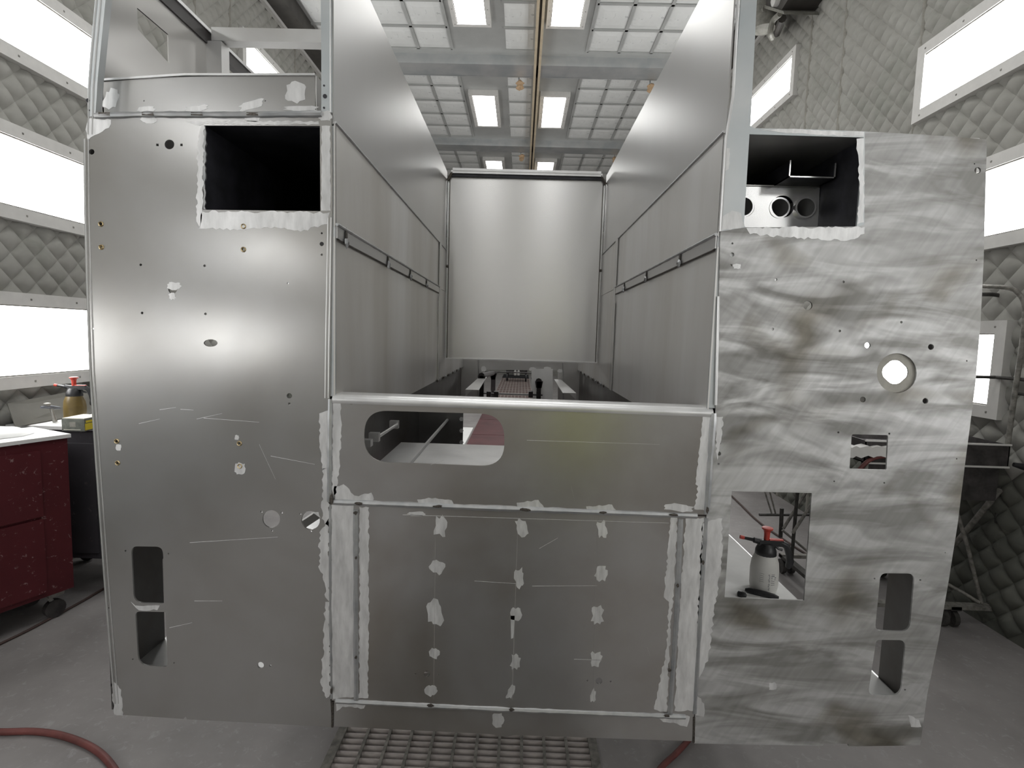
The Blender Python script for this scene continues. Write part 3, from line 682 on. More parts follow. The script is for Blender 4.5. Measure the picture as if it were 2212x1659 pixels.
# dark duct behind the upper left opening
bx0, bz1 = PY(441, 271, YF).x, PY(441, 271, YF).z; bx1, bz0 = PY(692, 456, YF).x, PY(692, 456, YF).z
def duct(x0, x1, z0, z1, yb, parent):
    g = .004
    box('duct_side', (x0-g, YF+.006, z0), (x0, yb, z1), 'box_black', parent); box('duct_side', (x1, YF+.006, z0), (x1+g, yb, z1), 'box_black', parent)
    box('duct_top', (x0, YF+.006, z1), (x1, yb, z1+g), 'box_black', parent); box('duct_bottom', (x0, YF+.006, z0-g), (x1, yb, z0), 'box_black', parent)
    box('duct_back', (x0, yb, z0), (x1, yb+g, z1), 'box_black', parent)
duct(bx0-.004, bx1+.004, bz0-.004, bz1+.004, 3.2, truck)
# raw cut edge inside the left opening
mb = MB(); r = random.Random(5); pts = [PY(440, 272+181*i/24, YF+.004) for i in range(25)]
mb.tube([p+Vector((r.random()*.004, 0, 0)) for p in pts], [.003+.003*r.random() for _ in pts], 6).build('cut_edge', 'alum_bead', truck, True)
# right box: black duct, plate with three tubes, U channel
cx0, cz1 = PY(1619, 290, YF).x, PY(1866, 297, YF).z; cx1, cz0 = PY(1866, 297, YF).x, PY(1607, 487, YF).z
duct(cx0-.012, cx1+.006, cz0-.012, PY(1619, 290, YF).z+.004, 3.0, truck)
YP = 1.74
tp = sheet('tube_plate', [(1560, 402), (1771, 406), (1766, 505), (1550, 505)], [circ(1607, 446, 23, 24), circ(1691, 446, 24, 24), circ(1741, 448, 23, 24)], YP, .004, 'alum_plate', truck)
box('plate_flange', (PY(1560, 402, YP).x, YP, PY(1771, 404, YP).z-.002), (PY(1771, 406, YP).x, YP+.16, PY(1771, 404, YP).z+.002), 'alum_inner', tp)
for x, y, dy in ((1607, 446, 0), (1688, 447, .05), (1741, 448, 0)):
    p = PY(x, y, YP-.012-dy*.0)
    MB().lathe((p.x, YP-.012+dy*.2, p.z), [(.0325, 0), (.0275, 0), (.0275, .5), (.0325, .5)], 28, 0, 'y', True).build('tube', 'alum_plate', tp, True)
    MB().lathe((p.x, YP+.45, p.z), [(.030, 0), (.030, .005)], 20, 0, 'y').build('tube_end', 'box_black', tp)
u0, u1, u2 = PY(1703, 347, 1.65), PY(1703, 383, 1.65), PY(1803, 384, 1.65)
mb = MB(); t_ = .0035; y0, y1 = 1.65, YP+.5
mb.box((u1.x, y0, u1.z), (u2.x, y1, u1.z+t_)); mb.box((u1.x, y0, u1.z), (u1.x+t_, y1, u0.z)); mb.box((u2.x-t_, y0, u1.z), (u2.x, y1, u0.z-.005))
cc = mb.build('cable_channel', 'box_black', truck)
mb = MB(); y1 = y0-.003; mb.box((u1.x, y1, u1.z), (u2.x, y0, u1.z+t_)); mb.box((u1.x, y1, u1.z), (u1.x+t_, y0, u0.z)); mb.box((u2.x-t_, y1, u1.z), (u2.x, y0, u0.z-.005))
mb.build('cut_edge', 'alum_plate', cc)
# --- hose bed walls
def bed_wall(s):
    X = XL if s < 0 else XR; o = s; th = .004
    B = lambda name, y0, y1, z0, z1, d, mat: box(name, (min(X-s*d, X-s*d+s*th), y0, H(z0)), (max(X-s*d, X-s*d+s*th), y1, H(z1)), mat, truck)
    ye = YW-.33 if s < 0 else YW-.62
    w = B('bed_wall', YF+.004, YW, .575, 1.107, 0, 'alum_wall')
    w2 = B('bed_wall', YF+.004, YW, .295, .578, .004, 'alum_wall_dirty')
    fl_ = B('bed_rail', YF+.004, ye, .262, .300, .010, 'alum_wall')
    w3 = B('bed_wall', YF+.004, ye, -.30, .266, .003, 'alum_wall_dirty')
    B('wall_post', ye-.01, ye+.055, -.30, .578, .012, 'alum_wall')
    B('bed_wall', ye+.05, 5.05, -.30, .30, .002, 'alum_wall_dirty')
    B('lower_wall', YF+.004, 5.05, -1.15, -.29, -.02, 'alum_brown_shade')
    xs = X-s*.005
    bead('weld_seam', [(xs, YF, H(.577)), (xs, YW, H(.577))], .004, 'alum_bead', w, 5+s)
    box('seam_groove', (min(X-s*.0135, X-s*.012), YF+.02, H(.2625)), (max(X-s*.0135, X-s*.012), ye, H(.2645)), 'tack_dark', fl_) if False else None
    MB().tube([(X-s*.0075, YF+.02, H(.260)), (X-s*.0075, ye, H(.260))], .0035, 6).build('seam_gap', 'tack_dark', fl_)
    bead('weld_seam', [(X-s*.010, YF, H(.300)), (X-s*.010, ye, H(.300))], .005, 'alum_bead', fl_, 9+s)
    r = random.Random(17+s)
    for y in ((YF+.07, 2.1, 2.52, 2.95) if s < 0 else (YF+.33, 2.35, 2.85)):
        mb = MB().lathe((X-s*.010, y, H(.262)), [(.004, 0), (.014, s*-.004), (.009, s*-.010), (.002, s*-.012)], 9, 0, 'x')
        for v in mb.v: v += Vector((0, (r.random()-.5)*.008, (r.random()-.5)*.012))
        mb.build('tack_weld', 'alum_bead', fl_, True)
        mb = MB().lathe((X-s*.0095, y+.005, H(.28)), [(.002, 0), (.012, s*-.003), (.003, s*-.004)], 8, 0, 'x')
        for v in mb.v: v.z = H(.28)+(v.z-H(.28))*2.2
        mb.build('burn_mark', 'tack_dark', fl_, True)
    # rows of tack welds under the wall edge
    for i in range(12):
        y = 3.4+.13*i
        MB().lathe((X-s*.004, y, H(-.30)), [(.003, 0), (.013, s*-.004), (.004, s*-.010)], 7, 0, 'x').build('tack_weld', 'alum_bead' if i % 2 else 'tack_dark', w3, True)
bed_wall(-1); bed_wall(1)
# front wall of the bed
fw = xz('front_wall', [(XL+.006, H(-.165)), (XR-.006, H(-.165)), (XR-.006, H(1.06)), (XR-.03, H(1.10)), (XL+.03, H(1.10)), (XL+.006, H(1.06))], [], YW, .005, 'alum_front', truck)
mb = MB(); mb.box((XL+.03, YW-.028, H(1.092)), (XR-.03, YW+.02, H(1.112))); mb.box((XL+.04, YW-.032, H(1.108)), (XR-.04, YW+.02, H(1.125)))
mb.build('top_flange', 'alum_edge', fw)
box('bottom_flange', (XL+.006, YW-.01, H(-.172)), (XR-.006, YW+.03, H(-.165)), 'alum_edge', fw)
box('flange_gap', (XL+.028, YW-.018, H(1.072)), (XR-.028, YW-.002, H(1.093)), 'box_black', fw)
for x, s in ((XL+.008, 1), (XR-.008, -1)):
    MB().tube([(x, YW-.006, H(-.165)), (x, YW-.006, H(1.05))], .004, 6).build('corner_seam', 'alum_edge', fw, True)
    MB().tube([(x+s*.012, YW-.004, H(-.165)), (x+s*.012, YW-.004, H(1.05))], .0025, 6).build('corner_gap', 'tack_dark', fw)
    MB().tube([(x-s*.004, YW-.012, H(1.045)), (x+s*.03, YW-.02, H(1.10))], .010, 7).build('corner_weld', 'tack_dark', fw, True)
    MB().lathe((x, YW-.012, H(.47)), [(.004, 0), (.012, .004), (.012, .010), (.004, .014)], 8, 0, 'y').build('tack_weld', 'tack_dark', fw)
# --- far bulkhead under the front wall, ledges, subframe
bk = sheet('bulkhead', [(985, 735), (1262, 740), (1262, 884), (1205, 884), (1205, 800), (1042, 799), (1037, 884), (985, 884)], [], 5.05, .006, 'alum_inner', truck,
           [jag(1045, 797, 6, 6, 111), jag(1150, 797, 8, 4, 112), jag(1182, 796, 8, 4, 113), jag(1210, 801, 6, 4, 114)], 'white_paper')
for x in (1034, 1216):
    MB().tube([PY(x, 775, 5.04), PY(x, 884, 5.04)], .006, 6).build('bulkhead_fold', 'alum_edge', bk, True)
for s in (-1, 1):
    a = PY(1005 if s < 0 else 1245, 843 if s < 0 else 851, 4.3); b = PY(1036 if s < 0 else 1212, 815 if s < 0 else 821, 5.0)
    w = .11*(-s)
    mb = MB().hexa([a, a+Vector((w, 0, 0)), b+Vector((w*.6, 0, 0)), b], [v+Vector((0, 0, .006)) for v in (a, a+Vector((w, 0, 0)), b+Vector((w*.6, 0, 0)), b)])
    mb.hexa([a+Vector((0, 0, -.05)), a+Vector((.004, 0, -.05)), b+Vector((.004, 0, -.05)), b+Vector((0, 0, -.05))], [a, a+Vector((.004, 0, 0)), b+Vector((.004, 0, 0)), b])
    mb.build('angle_ledge', 'alum_inner', truck)
def sub(name, p0, p1, Y, d=.06):
    a, b = PY(*p0, Y), PY(*p1, Y); return MB().box((min(a.x, b.x), Y, min(a.z, b.z)), (max(a.x, b.x), Y+d, max(a.z, b.z)))
Y1, Y2 = 4.9, 6.9
for x0, x1, Y, zt in ((1036, 1044, Y1, 812), (1160, 1168, Y1, 824), (1061, 1069, Y2, 806), (1151, 1157, Y2, 816)):
    mb = sub('', (x0, zt), (x1, 866), Y)
    a, b, c = PY(x0-4, zt, Y), PY(x1+5, zt, Y), PY((x0+x1)/2, zt+14, Y)
    mb.hexa([a, b, (c.x+.025, Y, c.z), (c.x-.025, Y, c.z)], [Vector(v)+Vector((0, .06, 0)) for v in (a, b, (c.x+.025, Y, c.z), (c.x-.025, Y, c.z))])
    mb.build('subframe_post', 'black_paint', truck)
sub('', (1036, 849), (1172, 855), Y1, .05).build('subframe_bar', 'black_paint', truck)
sub('', (1046, 802), (1150, 807), Y2, .05).build('subframe_bar', 'black_paint', truck)
for x in (1056, 1072, 1147, 1164): sub('', (x-5, 846), (x+4, 859), Y1-.02, .08).build('subframe_clamp', 'black_paint', truck)
for sx in ((1040, 812, 1065, 806), (1164, 824, 1154, 816)):
    MB().tube([PY(sx[0], sx[1], Y1+.03), PY(sx[2], sx[3], Y2+.03)], .03, 8).build('subframe_rail', 'black_paint', truck, True)
# --- inside the beam: shelf, wall, brackets seen through the oval
ZS = H(-.485)
box('bed_shelf', (XL+.02, YF+.03, ZS-.006), (XR-.02, 2.33, ZS), 'alum_edge', truck)
a, b = PY(897, 963, 2.33), PX(942, 922, -.40)
MB().tube([(-.40, 1.9, ZS+.003), (-.40, 2.95, ZS+.006)], .008, 6).build('shelf_rib', 'alum_edge', truck, True)
sheet('inner_bulkhead', [(880, 872), (1001, 876), (999, 985), (880, 982)], [], 2.95, .005, 'alum_brown_shade', truck)
for y in (905, 930, 955):
    p = PY(997, y, 2.94); MB().lathe((p.x, 2.93, p.z), [(.012, 0), (.012, .008), (.006, .012)], 6, 0, 'y').build('bolt', 'alum_edge', truck)
rodp = [PX(816, 944, XL+.03), PX(858, 917, XL+.03)]
MB().tube(rodp, .006, 8).build('hinge_rod', 'alum_edge', truck, True)
for p in rodp: MB().box((XL+.0, p.y-.012, p.z-.016), (XL+.036, p.y+.012, p.z+.016)).build('rod_bracket', 'alum_inner', truck)
p = PX(796, 957, XL+.02); MB().box((XL, p.y-.01, p.z-.012), (XL+.03, p.y+.02, p.z+.012)).build('rod_bracket', 'alum_inner', truck)
for xa, xb in ((-.565, XL+.004), (XR-.004, .60)):
    box('corner_strip', (xa, YF+.0055, H(-.19)), (xb, YF+.009, H(.57)), 'alum_channel', truck)
# --- weld beads along the seams of the rear face
def bpx(pts, r, seed, mat='alum_bead', dy=.0022): return bead('weld_bead', [PY(x, y, YF+dy) for x, y in pts], r, mat, truck, seed)
bpx([(714, 862), (713, 960), (712, 1083)], .0085, 31); bpx([(714, 1090), (714, 1300), (717, 1508)], .005, 32)
bpx([(722, 1084), (900, 1091), (1120, 1099), (1300, 1106), (1505, 1114)], .0095, 33)
bpx([(769, 1100), (769, 1300), (770, 1508)], .0085, 34); bpx([(1470, 1120), (1461, 1330), (1447, 1540)], .0085, 35)
bpx([(1541, 892), (1533, 1000), (1526, 1110)], .0095, 36); bpx([(1525, 1118), (1512, 1330), (1500, 1540)], .007, 37)
bpx([(726, 1513), (900, 1522), (1100, 1532), (1300, 1540), (1480, 1547)], .0085, 38)
for x, y, w, h in ((716, 1078, 6, 16), (775, 1088, 14, 5), (946, 1094, 16, 5), (1135, 1101, 22, 5), (1302, 1107, 13, 4), (1455, 1112, 16, 4), (768, 1108, 7, 6), (1528, 1102, 5, 12), (769, 1420, 5, 6), (1464, 1265, 5, 6), (1446, 1448, 6, 5), (930, 1524, 12, 4), (1105, 1533, 10, 5), (1440, 1546, 10, 4), (716, 1492, 4, 12), (769, 1205, 4, 5), (1519, 1215, 5, 7)):
    p = PY(x, y, YF-.008); k = .00133
    mb = MB().lathe((p.x, p.y, p.z), [(.0005, -.002), (1, -.0015), (.8, .004)], 9, 0, 'y')
    r = random.Random(int(x+y))
    for v in mb.v:
        s = .75+.5*r.random(); v.x = p.x+(v.x-p.x)*w*k*.62*s; v.z = p.z+(v.z-p.z)*h*k*.7*s
    mb.build('weld_pit', 'tack_dark', truck)
# dark corner gaps beside the bottom strip
for x, y0, y1 in ((719, 1515, 1570), (1499, 1548, 1603)):
    MB().tube([PY(x, y0, YF+.002), PY(x-1, y1, YF+.002)], .004, 6).build('corner_gap', 'tack_dark', truck)

# supports that carry the body
for x in (-.33, .30):
    for y in (2.9, 4.5):
        t = thing('support_stand', (x, y, 0), 'black steel stand holding up the truck body', 'stand', 'stands under the truck body')
        mb = MB()
        for sx in (-1, 1):
            for sy in (-1, 1): mb.tube([(x+sx*.14, y+sy*.14, .02), (x+sx*.04, y+sy*.04, .40)], .018, 6)
        mb.build('leg', 'black_paint', t); box('pad', (x-.11, y-.08, .39), (x+.11, y+.08, .4585), 'black_paint', t)
        box('foot_plate', (x-.17, y-.17, .012), (x+.17, y+.17, .03), 'black_paint', t)
for y in (2.9, 4.5): box('cross_sill', (-1.2, y-.05, ZBOT+.008), (1.2, y+.05, ZBOT+.07), 'alum_inner', truck)

# white sheet hanging at the front opening
mb = MB(); vs = []; n = 8
for i in range(n+1):
    for j in range(7):
        p = PY(1148+46*j/6, 797+95*i/n, 5.03); vs.append((p.x, 5.03-.006*math.sin(j*2.1)*(i/n), p.z))
for v in list(vs): vs.append((v[0], v[1]+.002, v[2]))
L_ = (n+1)*7; fs = []
for i in range(n):
    for j in range(6):
        k = i*7+j; fs += [(k, k+1, k+8, k+7), (k+L_, k+7+L_, k+8+L_, k+1+L_)]
tag(mb.add(vs, fs).build('paper_sheet', 'white_paper', None, True), 'white masking paper hanging in the opening below the hose bed wall', 'paper')
# dark wheeled dolly far down the booth
dp = Vector((-.12, 19.8, 0)); t = thing('dolly', dp, 'low dark dolly with handles standing far down the booth', 'dolly')
mb = MB().box(dp+Vector((-.40, -.2, .28)), dp+Vector((.38, .3, .46))); mb.box(dp+Vector((-.25, -.2, .46)), dp+Vector((.25, .2, .62)))
mb.build('deck', 'tray_dark', t)
for dx in (-.36, .34):
    for dy in (-.15, .25): MB().lathe(dp+Vector((dx-.025, dy, .14)), [(.14, 0), (.14, .05)], 16, 0, 'x').build('wheel', 'black_plastic', t, True)
MB().tube([dp+Vector((.3, 0, .5)), dp+Vector((.55, -.1, .62)), dp+Vector((.75, -.1, .62))], .025, 8).build('handle', 'tube_steel', t, True)
for dx in (-.06, .06): MB().lathe(dp+Vector((dx, -.25, .22)), [(.05, 0), (.06, .1), (.03, .2)], 12).build('knob', 'white_frame', t, True)
for s in (-1, 1): MB().tube([dp+Vector((s*.33, -.1, .12)), dp+Vector((s*.33, -.1, .35))], .03, 8).build('fork', 'tray_dark', t)

# ---------------------------------------------------------------- pump sprayers
def sprayer(p, ang, s, label, body, full=True, grp=None):
    """pump pressure sprayer: bottle, collar, pump plunger, nozzle, trigger handle"""
    t = thing('pump_sprayer', p, label, 'sprayer', grp)
    c, sn = math.cos(ang), math.sin(ang)
    T = lambda x, y, z: Vector(p)+Vector((x*c-y*sn, x*sn+y*c, z))*s
    mb = MB().lathe(p, [(r*s, h*s) for r, h in ((.048, 0), (.056, .006), (.060, .03), (.061, .10), (.057, .14), (.048, .165), (.043, .178))], 28)
    b = mb.build('bottle', body, t, True)
    mb = MB().lathe(p, [(r*s, h*s) for r, h in ((.044, .168), (.046, .172), (.045, .19), (.036, .212), (.028, .222))], 20); mb.build('collar', 'black_plastic', t, True)
    mb = MB().hexa([T(-.035, -.016, .212), T(.075, -.014, .214), T(.075, .014, .214), T(-.035, .016, .212)], [T(-.03, -.013, .238), T(.07, -.012, .240), T(.07, .012, .240), T(-.03, .013, .238)])
    mb.build('pump_head', 'black_plastic', t)
    n = MB().tube([T(-.02, 0, .226), T(-.055, 0, .232), T(-.06, 0, .233), T(-.105, 0, .240)], [.013*s, .013*s, .008*s, .007*s], 10).build('nozzle', 'black_plastic', t, True)
    MB().tube([T(-.098, 0, .239), T(-.116, 0, .242)], .0085*s, 10).build('nozzle_tip', 'red_plastic', n, True)
    MB().tube([T(.06, 0, .230), T(.088, 0, .215), T(.10, 0, .18), T(.108, 0, .145), T(.104, 0, .125), T(.098, 0, .112)], [.014*s, .016*s, .015*s, .016*s, .016*s, .009*s], 10).build('handle', 'black_plastic', t, True)
    MB().tube([T(.04, 0, .212), T(.052, 0, .20), T(.07, 0, .195)], .006*s, 8).build('trigger', 'black_plastic', t, True)
    MB().lathe(T(0, 0, 0), [(r*s, h*s) for r, h in ((.012, .236), (.013, .27), (.017, .283), (.024, .288), (.024, .294), (.015, .296))], 18).build('plunger', 'red_plastic', t, True)
    MB().hexa([T(.01, -.012, .2385), T(.072, -.010, .2405), T(.072, .010, .2405), T(.01, .012, .2385)], [T(.01, -.010, .244), T(.070, -.008, .244), T(.070, .008, .244), T(.01, .010, .244)]).build('top_cap', 'red_plastic', t)
    if full:     # printed lines and level scale on the bottle, facing -y
        pr = MB(); rr = random.Random(2)
        def mark(a0, a1, z0, z1, R=.0615):
            q = [(Vector(p)+Vector((R*s*math.sin(a), -R*s*math.cos(a), z*s))) for a, z in ((a0, z0), (a1, z0), (a1, z1), (a0, z1))]
            pr.add(q, [(0, 1, 2, 3)])
        for i in range(7): mark(.06, .06+.42*(1-.4*rr.random()), .098-.008*i, .0995-.008*i+(.002 if i in (1, 2) else .0006))
        for i in range(5): mark(-.75, -.42-.06*rr.random(), .098-.009*i, .0995-.009*i)
        for i in range(10): mark(-.12+.03*math.sin(i*1.9), -.03+.02*math.sin(i*2.7), .028+.0075*i, .0315+.0075*i)
        pr.build('print', 'print_grey', b)
    return t
zfl = H(-1.105)
sp = PZ(1648, 1274, zfl)
sprayer((sp.x, sp.y, zfl), -.12, .98, 'white pump sprayer bottle with black head standing in the open compartment', 'bottle_white')
gl = PZ(1640, 1290, zfl)
for (x0, y0, x1, y1, nm) in ((1609, 1279, 1682, 1297, 0), (1592, 1287, 1612, 1293, 1)):
    a, b = PZ(x0, y0, zfl), PZ(x1, y1, zfl); a.z = b.z = zfl+.012
    mb = MB().tube([a, a.lerp(b, .12), a.lerp(b, .5), a.lerp(b, .85), b], [.006, .013, .014, .012, .006], 10)
    tag(mb.build('knife_handle' if nm == 0 else 'rubber_grip', 'black_plastic', None, True), ['black tool handle lying in front of the white sprayer bottle', 'short black rubber grip lying beside the black tool handle'][nm], 'tool')
a, b = PZ(1615, 1289, zfl), PZ(1641, 1292, zfl)
tag(MB().hexa([a, b, b+Vector((0, .02, 0)), a+Vector((0, .02, 0))], [v+Vector((0, 0, .002)) for v in (a, b, b+Vector((0, .02, 0)), a+Vector((0, .02, 0)))]).build('paper_tag', 'white_frame'), 'small pale tag between the black tool handles', 'tag')
# sheet of white paper lining the compartment floor
tag(MB().box((.60, YF+.02, zfl), (1.23, 3.3, zfl+.0015)).build('paper_liner', 'white_paper'), 'white paper sheet lining the open compartment floor', 'paper')
lw = [PY(652, 1132, 2.0), PY(690, 1108, 2.0)]
tag(MB().hexa([lw[0]+Vector((-.05, 0, -.06)), lw[1]+Vector((.06, 0, .02)), lw[1]+Vector((.06, .1, .02)), lw[0]+Vector((-.05, .1, -.06))], [v+Vector((.0, 0, .035)) for v in (lw[0]+Vector((-.05, 0, -.06)), lw[1]+Vector((.06, 0, .02)), lw[1]+Vector((.06, .1, .02)), lw[0]+Vector((-.05, .1, -.06)))]).build('brace_strip', 'white_frame', truck))

# ---------------------------------------------------------------- left: cabinets and what stands on them
def cabinet(name, o, ux, w, d, z0, z1, mat, label, doors):
    """rolling cabinet; o near front corner on the floor, ux direction along its front"""
    o = Vector(o); ux = Vector(ux).normalized(); uy = Vector((-ux.y, ux.x, 0))     # uy into the cabinet
    P = lambda a, b, z: o+ux*a+uy*b+Vector((0, 0, z))
    t = thing(name, o+ux*w/2+uy*d/2, label, 'cabinet')
    hx = lambda a0, a1, b0, b1, c0, c1: MB().hexa([P(a0, b0, c0), P(a1, b0, c0), P(a1, b1, c0), P(a0, b1, c0)], [P(a0, b0, c1), P(a1, b0, c1), P(a1, b1, c1), P(a0, b1, c1)])
    hx(0, w, 0, d, z0, z1).build('body', mat, t)
    for (a0, a1, c0, c1) in doors:
        dr = hx(a0, a1, -.014, .004, c0, c1).build('door', mat, t)
        hx(a0+.02, a0+.035, -.03, -.014, (c0+c1)/2-.06, (c0+c1)/2+.06).build('handle', 'caster_grey', dr)
    hx(-.012, w+.012, -.014, d+.005, z1, z1+.02).build('worktop', 'white_paper', t)
    for a in (.07, w-.07):
        for b in (.06, d-.06):
            c = P(a, b, 0)
            k = MB().hexa([P(a-.035, b-.03, z0-.03), P(a+.035, b-.03, z0-.03), P(a+.035, b+.03, z0-.03), P(a-.035, b+.03, z0-.03)], [P(a-.04, b-.035, z0+.002), P(a+.04, b-.035, z0+.002), P(a+.04, b+.035, z0+.002), P(a-.04, b+.035, z0+.002)])
            k.tube([P(a-.03, b, z0-.02), P(a+.01, b, .055)], .012, 6); cs = k.build('caster', 'caster_grey', t)
            mb = MB(); mb.tube([c+uy*-.016+Vector((0, 0, .055)), c+uy*.016+Vector((0, 0, .055))], .050, 18); mb.build('wheel', 'tray_dark', cs, True)
    return t, P
ca = PZ(160, 1268, .16); cdir = (PZ(0, 1325, .16)-ca)
fa = Vector((ca.x, ca.y, 0)); fdir = Vector((cdir.x, cdir.y, 0)).normalized()
# front runs from the near end (off frame) to fa
wR = .45
zr = PY(136, 937, ca.y).z
near = fa+fdir*wR
red, RP_ = cabinet('tool_cabinet', near, fa-near, wR, .38, .16, zr-.02, 'red_paint', 'dusty dark red rolling cabinet with white worktop against the quilted wall',
                   [(.0, wR-.13, .19, .60), (.0, wR-.13, .615, zr-.07)])
gb = PZ(212, 1218, .22); zg = zr-.005
gw = .62
grey, GP_ = cabinet('storage_cabinet', (gb.x-gw+.06, gb.y+.07, 0), (1, 0, 0), gw, .5, .22, zg-.02, 'grey_paint', 'dark grey rolling cabinet beside the red cabinet', [(.03, gw-.1, .26, zg-.1)])
ztop = zr
# leaning splash sheet
a, b = PX(32, 918, -2.93), PX(232, 895, -2.93); c, d_ = PX(32, 872, -2.97), PX(240, 838, -2.97)
sh = MB().hexa([Vector((-2.93, a.y, ztop)), Vector((-2.93, b.y+.3, ztop)), Vector((-2.925, b.y+.3, ztop)), Vector((-2.925, a.y, ztop))], [Vector((-3.02, c.y, c.z)), Vector((-3.02, b.y+.3, d_.z+.03)), Vector((-3.015, b.y+.3, d_.z+.03)), Vector((-3.015, c.y, c.z))])
spl = tag(sh.build('splash_sheet', 'splash_sheet'), 'paint-splattered metal sheet leaning on the quilted wall above the worktop', 'sheet')
# carton of gloves
cp0 = PZ(134, 931, ztop)
def carton(p, ux, w, d, h):
    p = Vector(p); ux = Vector(ux).normalized(); uy = Vector((-ux.y, ux.x, 0)); P = lambda a, b, z: p+ux*a+uy*b+Vector((0, 0, z))
    t = thing('carton', p+ux*w/2+uy*d/2, 'small grey and yellow carton standing on the worktop', 'box')
    hx = lambda a0, a1, b0, b1, c0, c1: MB().hexa([P(a0, b0, c0), P(a1, b0, c0), P(a1, b1, c0), P(a0, b1, c0)], [P(a0, b0, c1), P(a1, b0, c1), P(a1, b1, c1), P(a0, b1, c1)])
    hx(0, w, 0, d, 0, h).build('body', 'carton_grey', t)
    hx(w-.002, w+.002, .004, d, .006, h*.62).build('side_label', 'carton_yellow', t)
    hx(w-.002, w+.0022, .01, d*.6, h*.68, h*.86).build('side_label', 'carton_yellow', t)
    hx(.002, w-.002, .003, d-.003, h-.001, h+.004).build('lid', 'carton_top', t)
    hx(.01, w*.82, -.0012, .001, h*.10, h*.16).build('print_line', 'carton_top', t)
    hx(w*.35, w*.62, -.0012, .001, h*.35, h*.75).build('print_line', 'ring_grey', t)
carton(cp0, (1, .05, 0), .125, .16, .07)
# amber sprayer behind the carton
bp0 = PZ(152, 922, ztop)
s2 = sprayer((PY(163, 900, bp0.y+.16).x, bp0.y+.16, ztop), .15, .95, 'amber pump sprayer with black head standing behind the carton', 'amber_plastic', False)
# blue-grey spray gun leaning on the sheet
gp0 = PX(122, 905, -2.86); gp0.z = ztop; t = thing('spray_gun', gp0, 'small grey spray gun leaning on the splattered sheet', 'spray gun')
MB().tube([gp0+Vector((.0, -.01, 0)), gp0+Vector((-.03, .0, .085))], [.012, .008], 8).build('grip', 'caster_grey', t, True)
MB().tube([gp0+Vector((-.05, -.05, .095)), gp0+Vector((-.03, .0, .09)), gp0+Vector((-.01, .04, .08))], [.007, .012, .008], 10).build('barrel', 'blue_grey', t, True)
MB().lathe(gp0+Vector((-.04, -.015, .095)), [(.006, 0), (.018, .012), (.018, .02), (.008, .024)], 12).build('cup', 'caster_grey', t, True)
# red tin with wire handle
rt = PZ(2, 905, ztop); rt.x -= .02
t = thing('red_tin', rt, 'red tin with a wire handle standing on the worktop beside the cloth', 'tin')
MB().lathe(rt, [(.062, 0), (.064, .004), (.064, .115), (.066, .12), (.06, .124)], 22).build('can', 'red_paint', t, True)
MB().tube([rt+Vector((.05, -.02, .115)), rt+Vector((.085, -.03, .11)), rt+Vector((.105, -.03, .06)), rt+Vector((.115, -.03, .008))], .007, 8).build('handle', 'white_frame', t, True)
# crumpled white cloth
cl = PZ(25, 940, ztop); mb = MB(); r = random.Random(4); n1, n2 = 9, 13; vs = []
for i in range(n1+1):
    for j in range(n2):
        q_ = 2*PI*j/n2; rad = (i/n1); R = (.17+.03*math.sin(3*q_+1))*rad
        z = .036*(1-rad**2)**.7*(1+.25*math.sin(4*q_+3*rad)) + .002
        vs.append((cl.x-.06+R*math.cos(q_)*.75, cl.y-.03+R*math.sin(q_)*1.1, ztop+z))
fs = [(i*n2+j, i*n2+(j+1) % n2, (i+1)*n2+(j+1) % n2, (i+1)*n2+j) for i in range(n1) for j in range(n2)]
fs.append(tuple(n1*n2+j for j in range(n2)))
tag(mb.add(vs, fs).build('cloth', 'white_paper', None, True), 'crumpled white cloth lying on the red cabinet worktop', 'cloth')

# hoses and cable on the floor
def spline(pts, n=8):
    out = []; P = [Vector(p) for p in pts]; P = [P[0]*2-P[1]]+P+[P[-1]*2-P[-2]]
    for i in range(1, len(P)-2):
        for k in range(n):
            t = k/n; a, b, c, d = P[i-1:i+3]
            out.append(.5*((2*b)+(c-a)*t+(2*a-5*b+4*c-d)*t*t+(3*b-a-3*c+d)*t**3))
    out.append(P[-2]); return out
def hose(name, pix, r, mat, label, cat='hose'):
    pts = [PZ(x, y, r) if len((x, y)) == 2 else None for x, y in pix]
    return tag(MB().tube(spline(pts), r, 10).build(name, mat, None, True), label, cat)
hose('air_hose', [(-220, 1570), (-80, 1578), (0, 1581), (70, 1580), (130, 1588), (190, 1610), (230, 1640), (262, 1690), (275, 1760)], .013, 'rubber_hose', 'dark red air hose curving over the floor behind the smooth rear panel')
hose('floor_cable', [(-160, 1475), (-60, 1420), (0, 1391), (60, 1362), (120, 1330), (170, 1303), (215, 1277), (260, 1250)], .007, 'cable_brown', 'thin dark cable lying along the casters of the red cabinet', 'cable')
hose('air_hose', [(1520, 1560), (1486, 1600), (1460, 1628), (1425, 1662), (1390, 1720)], .011, 'rubber_hose', 'dark red air hose on the floor beside the pit grate')

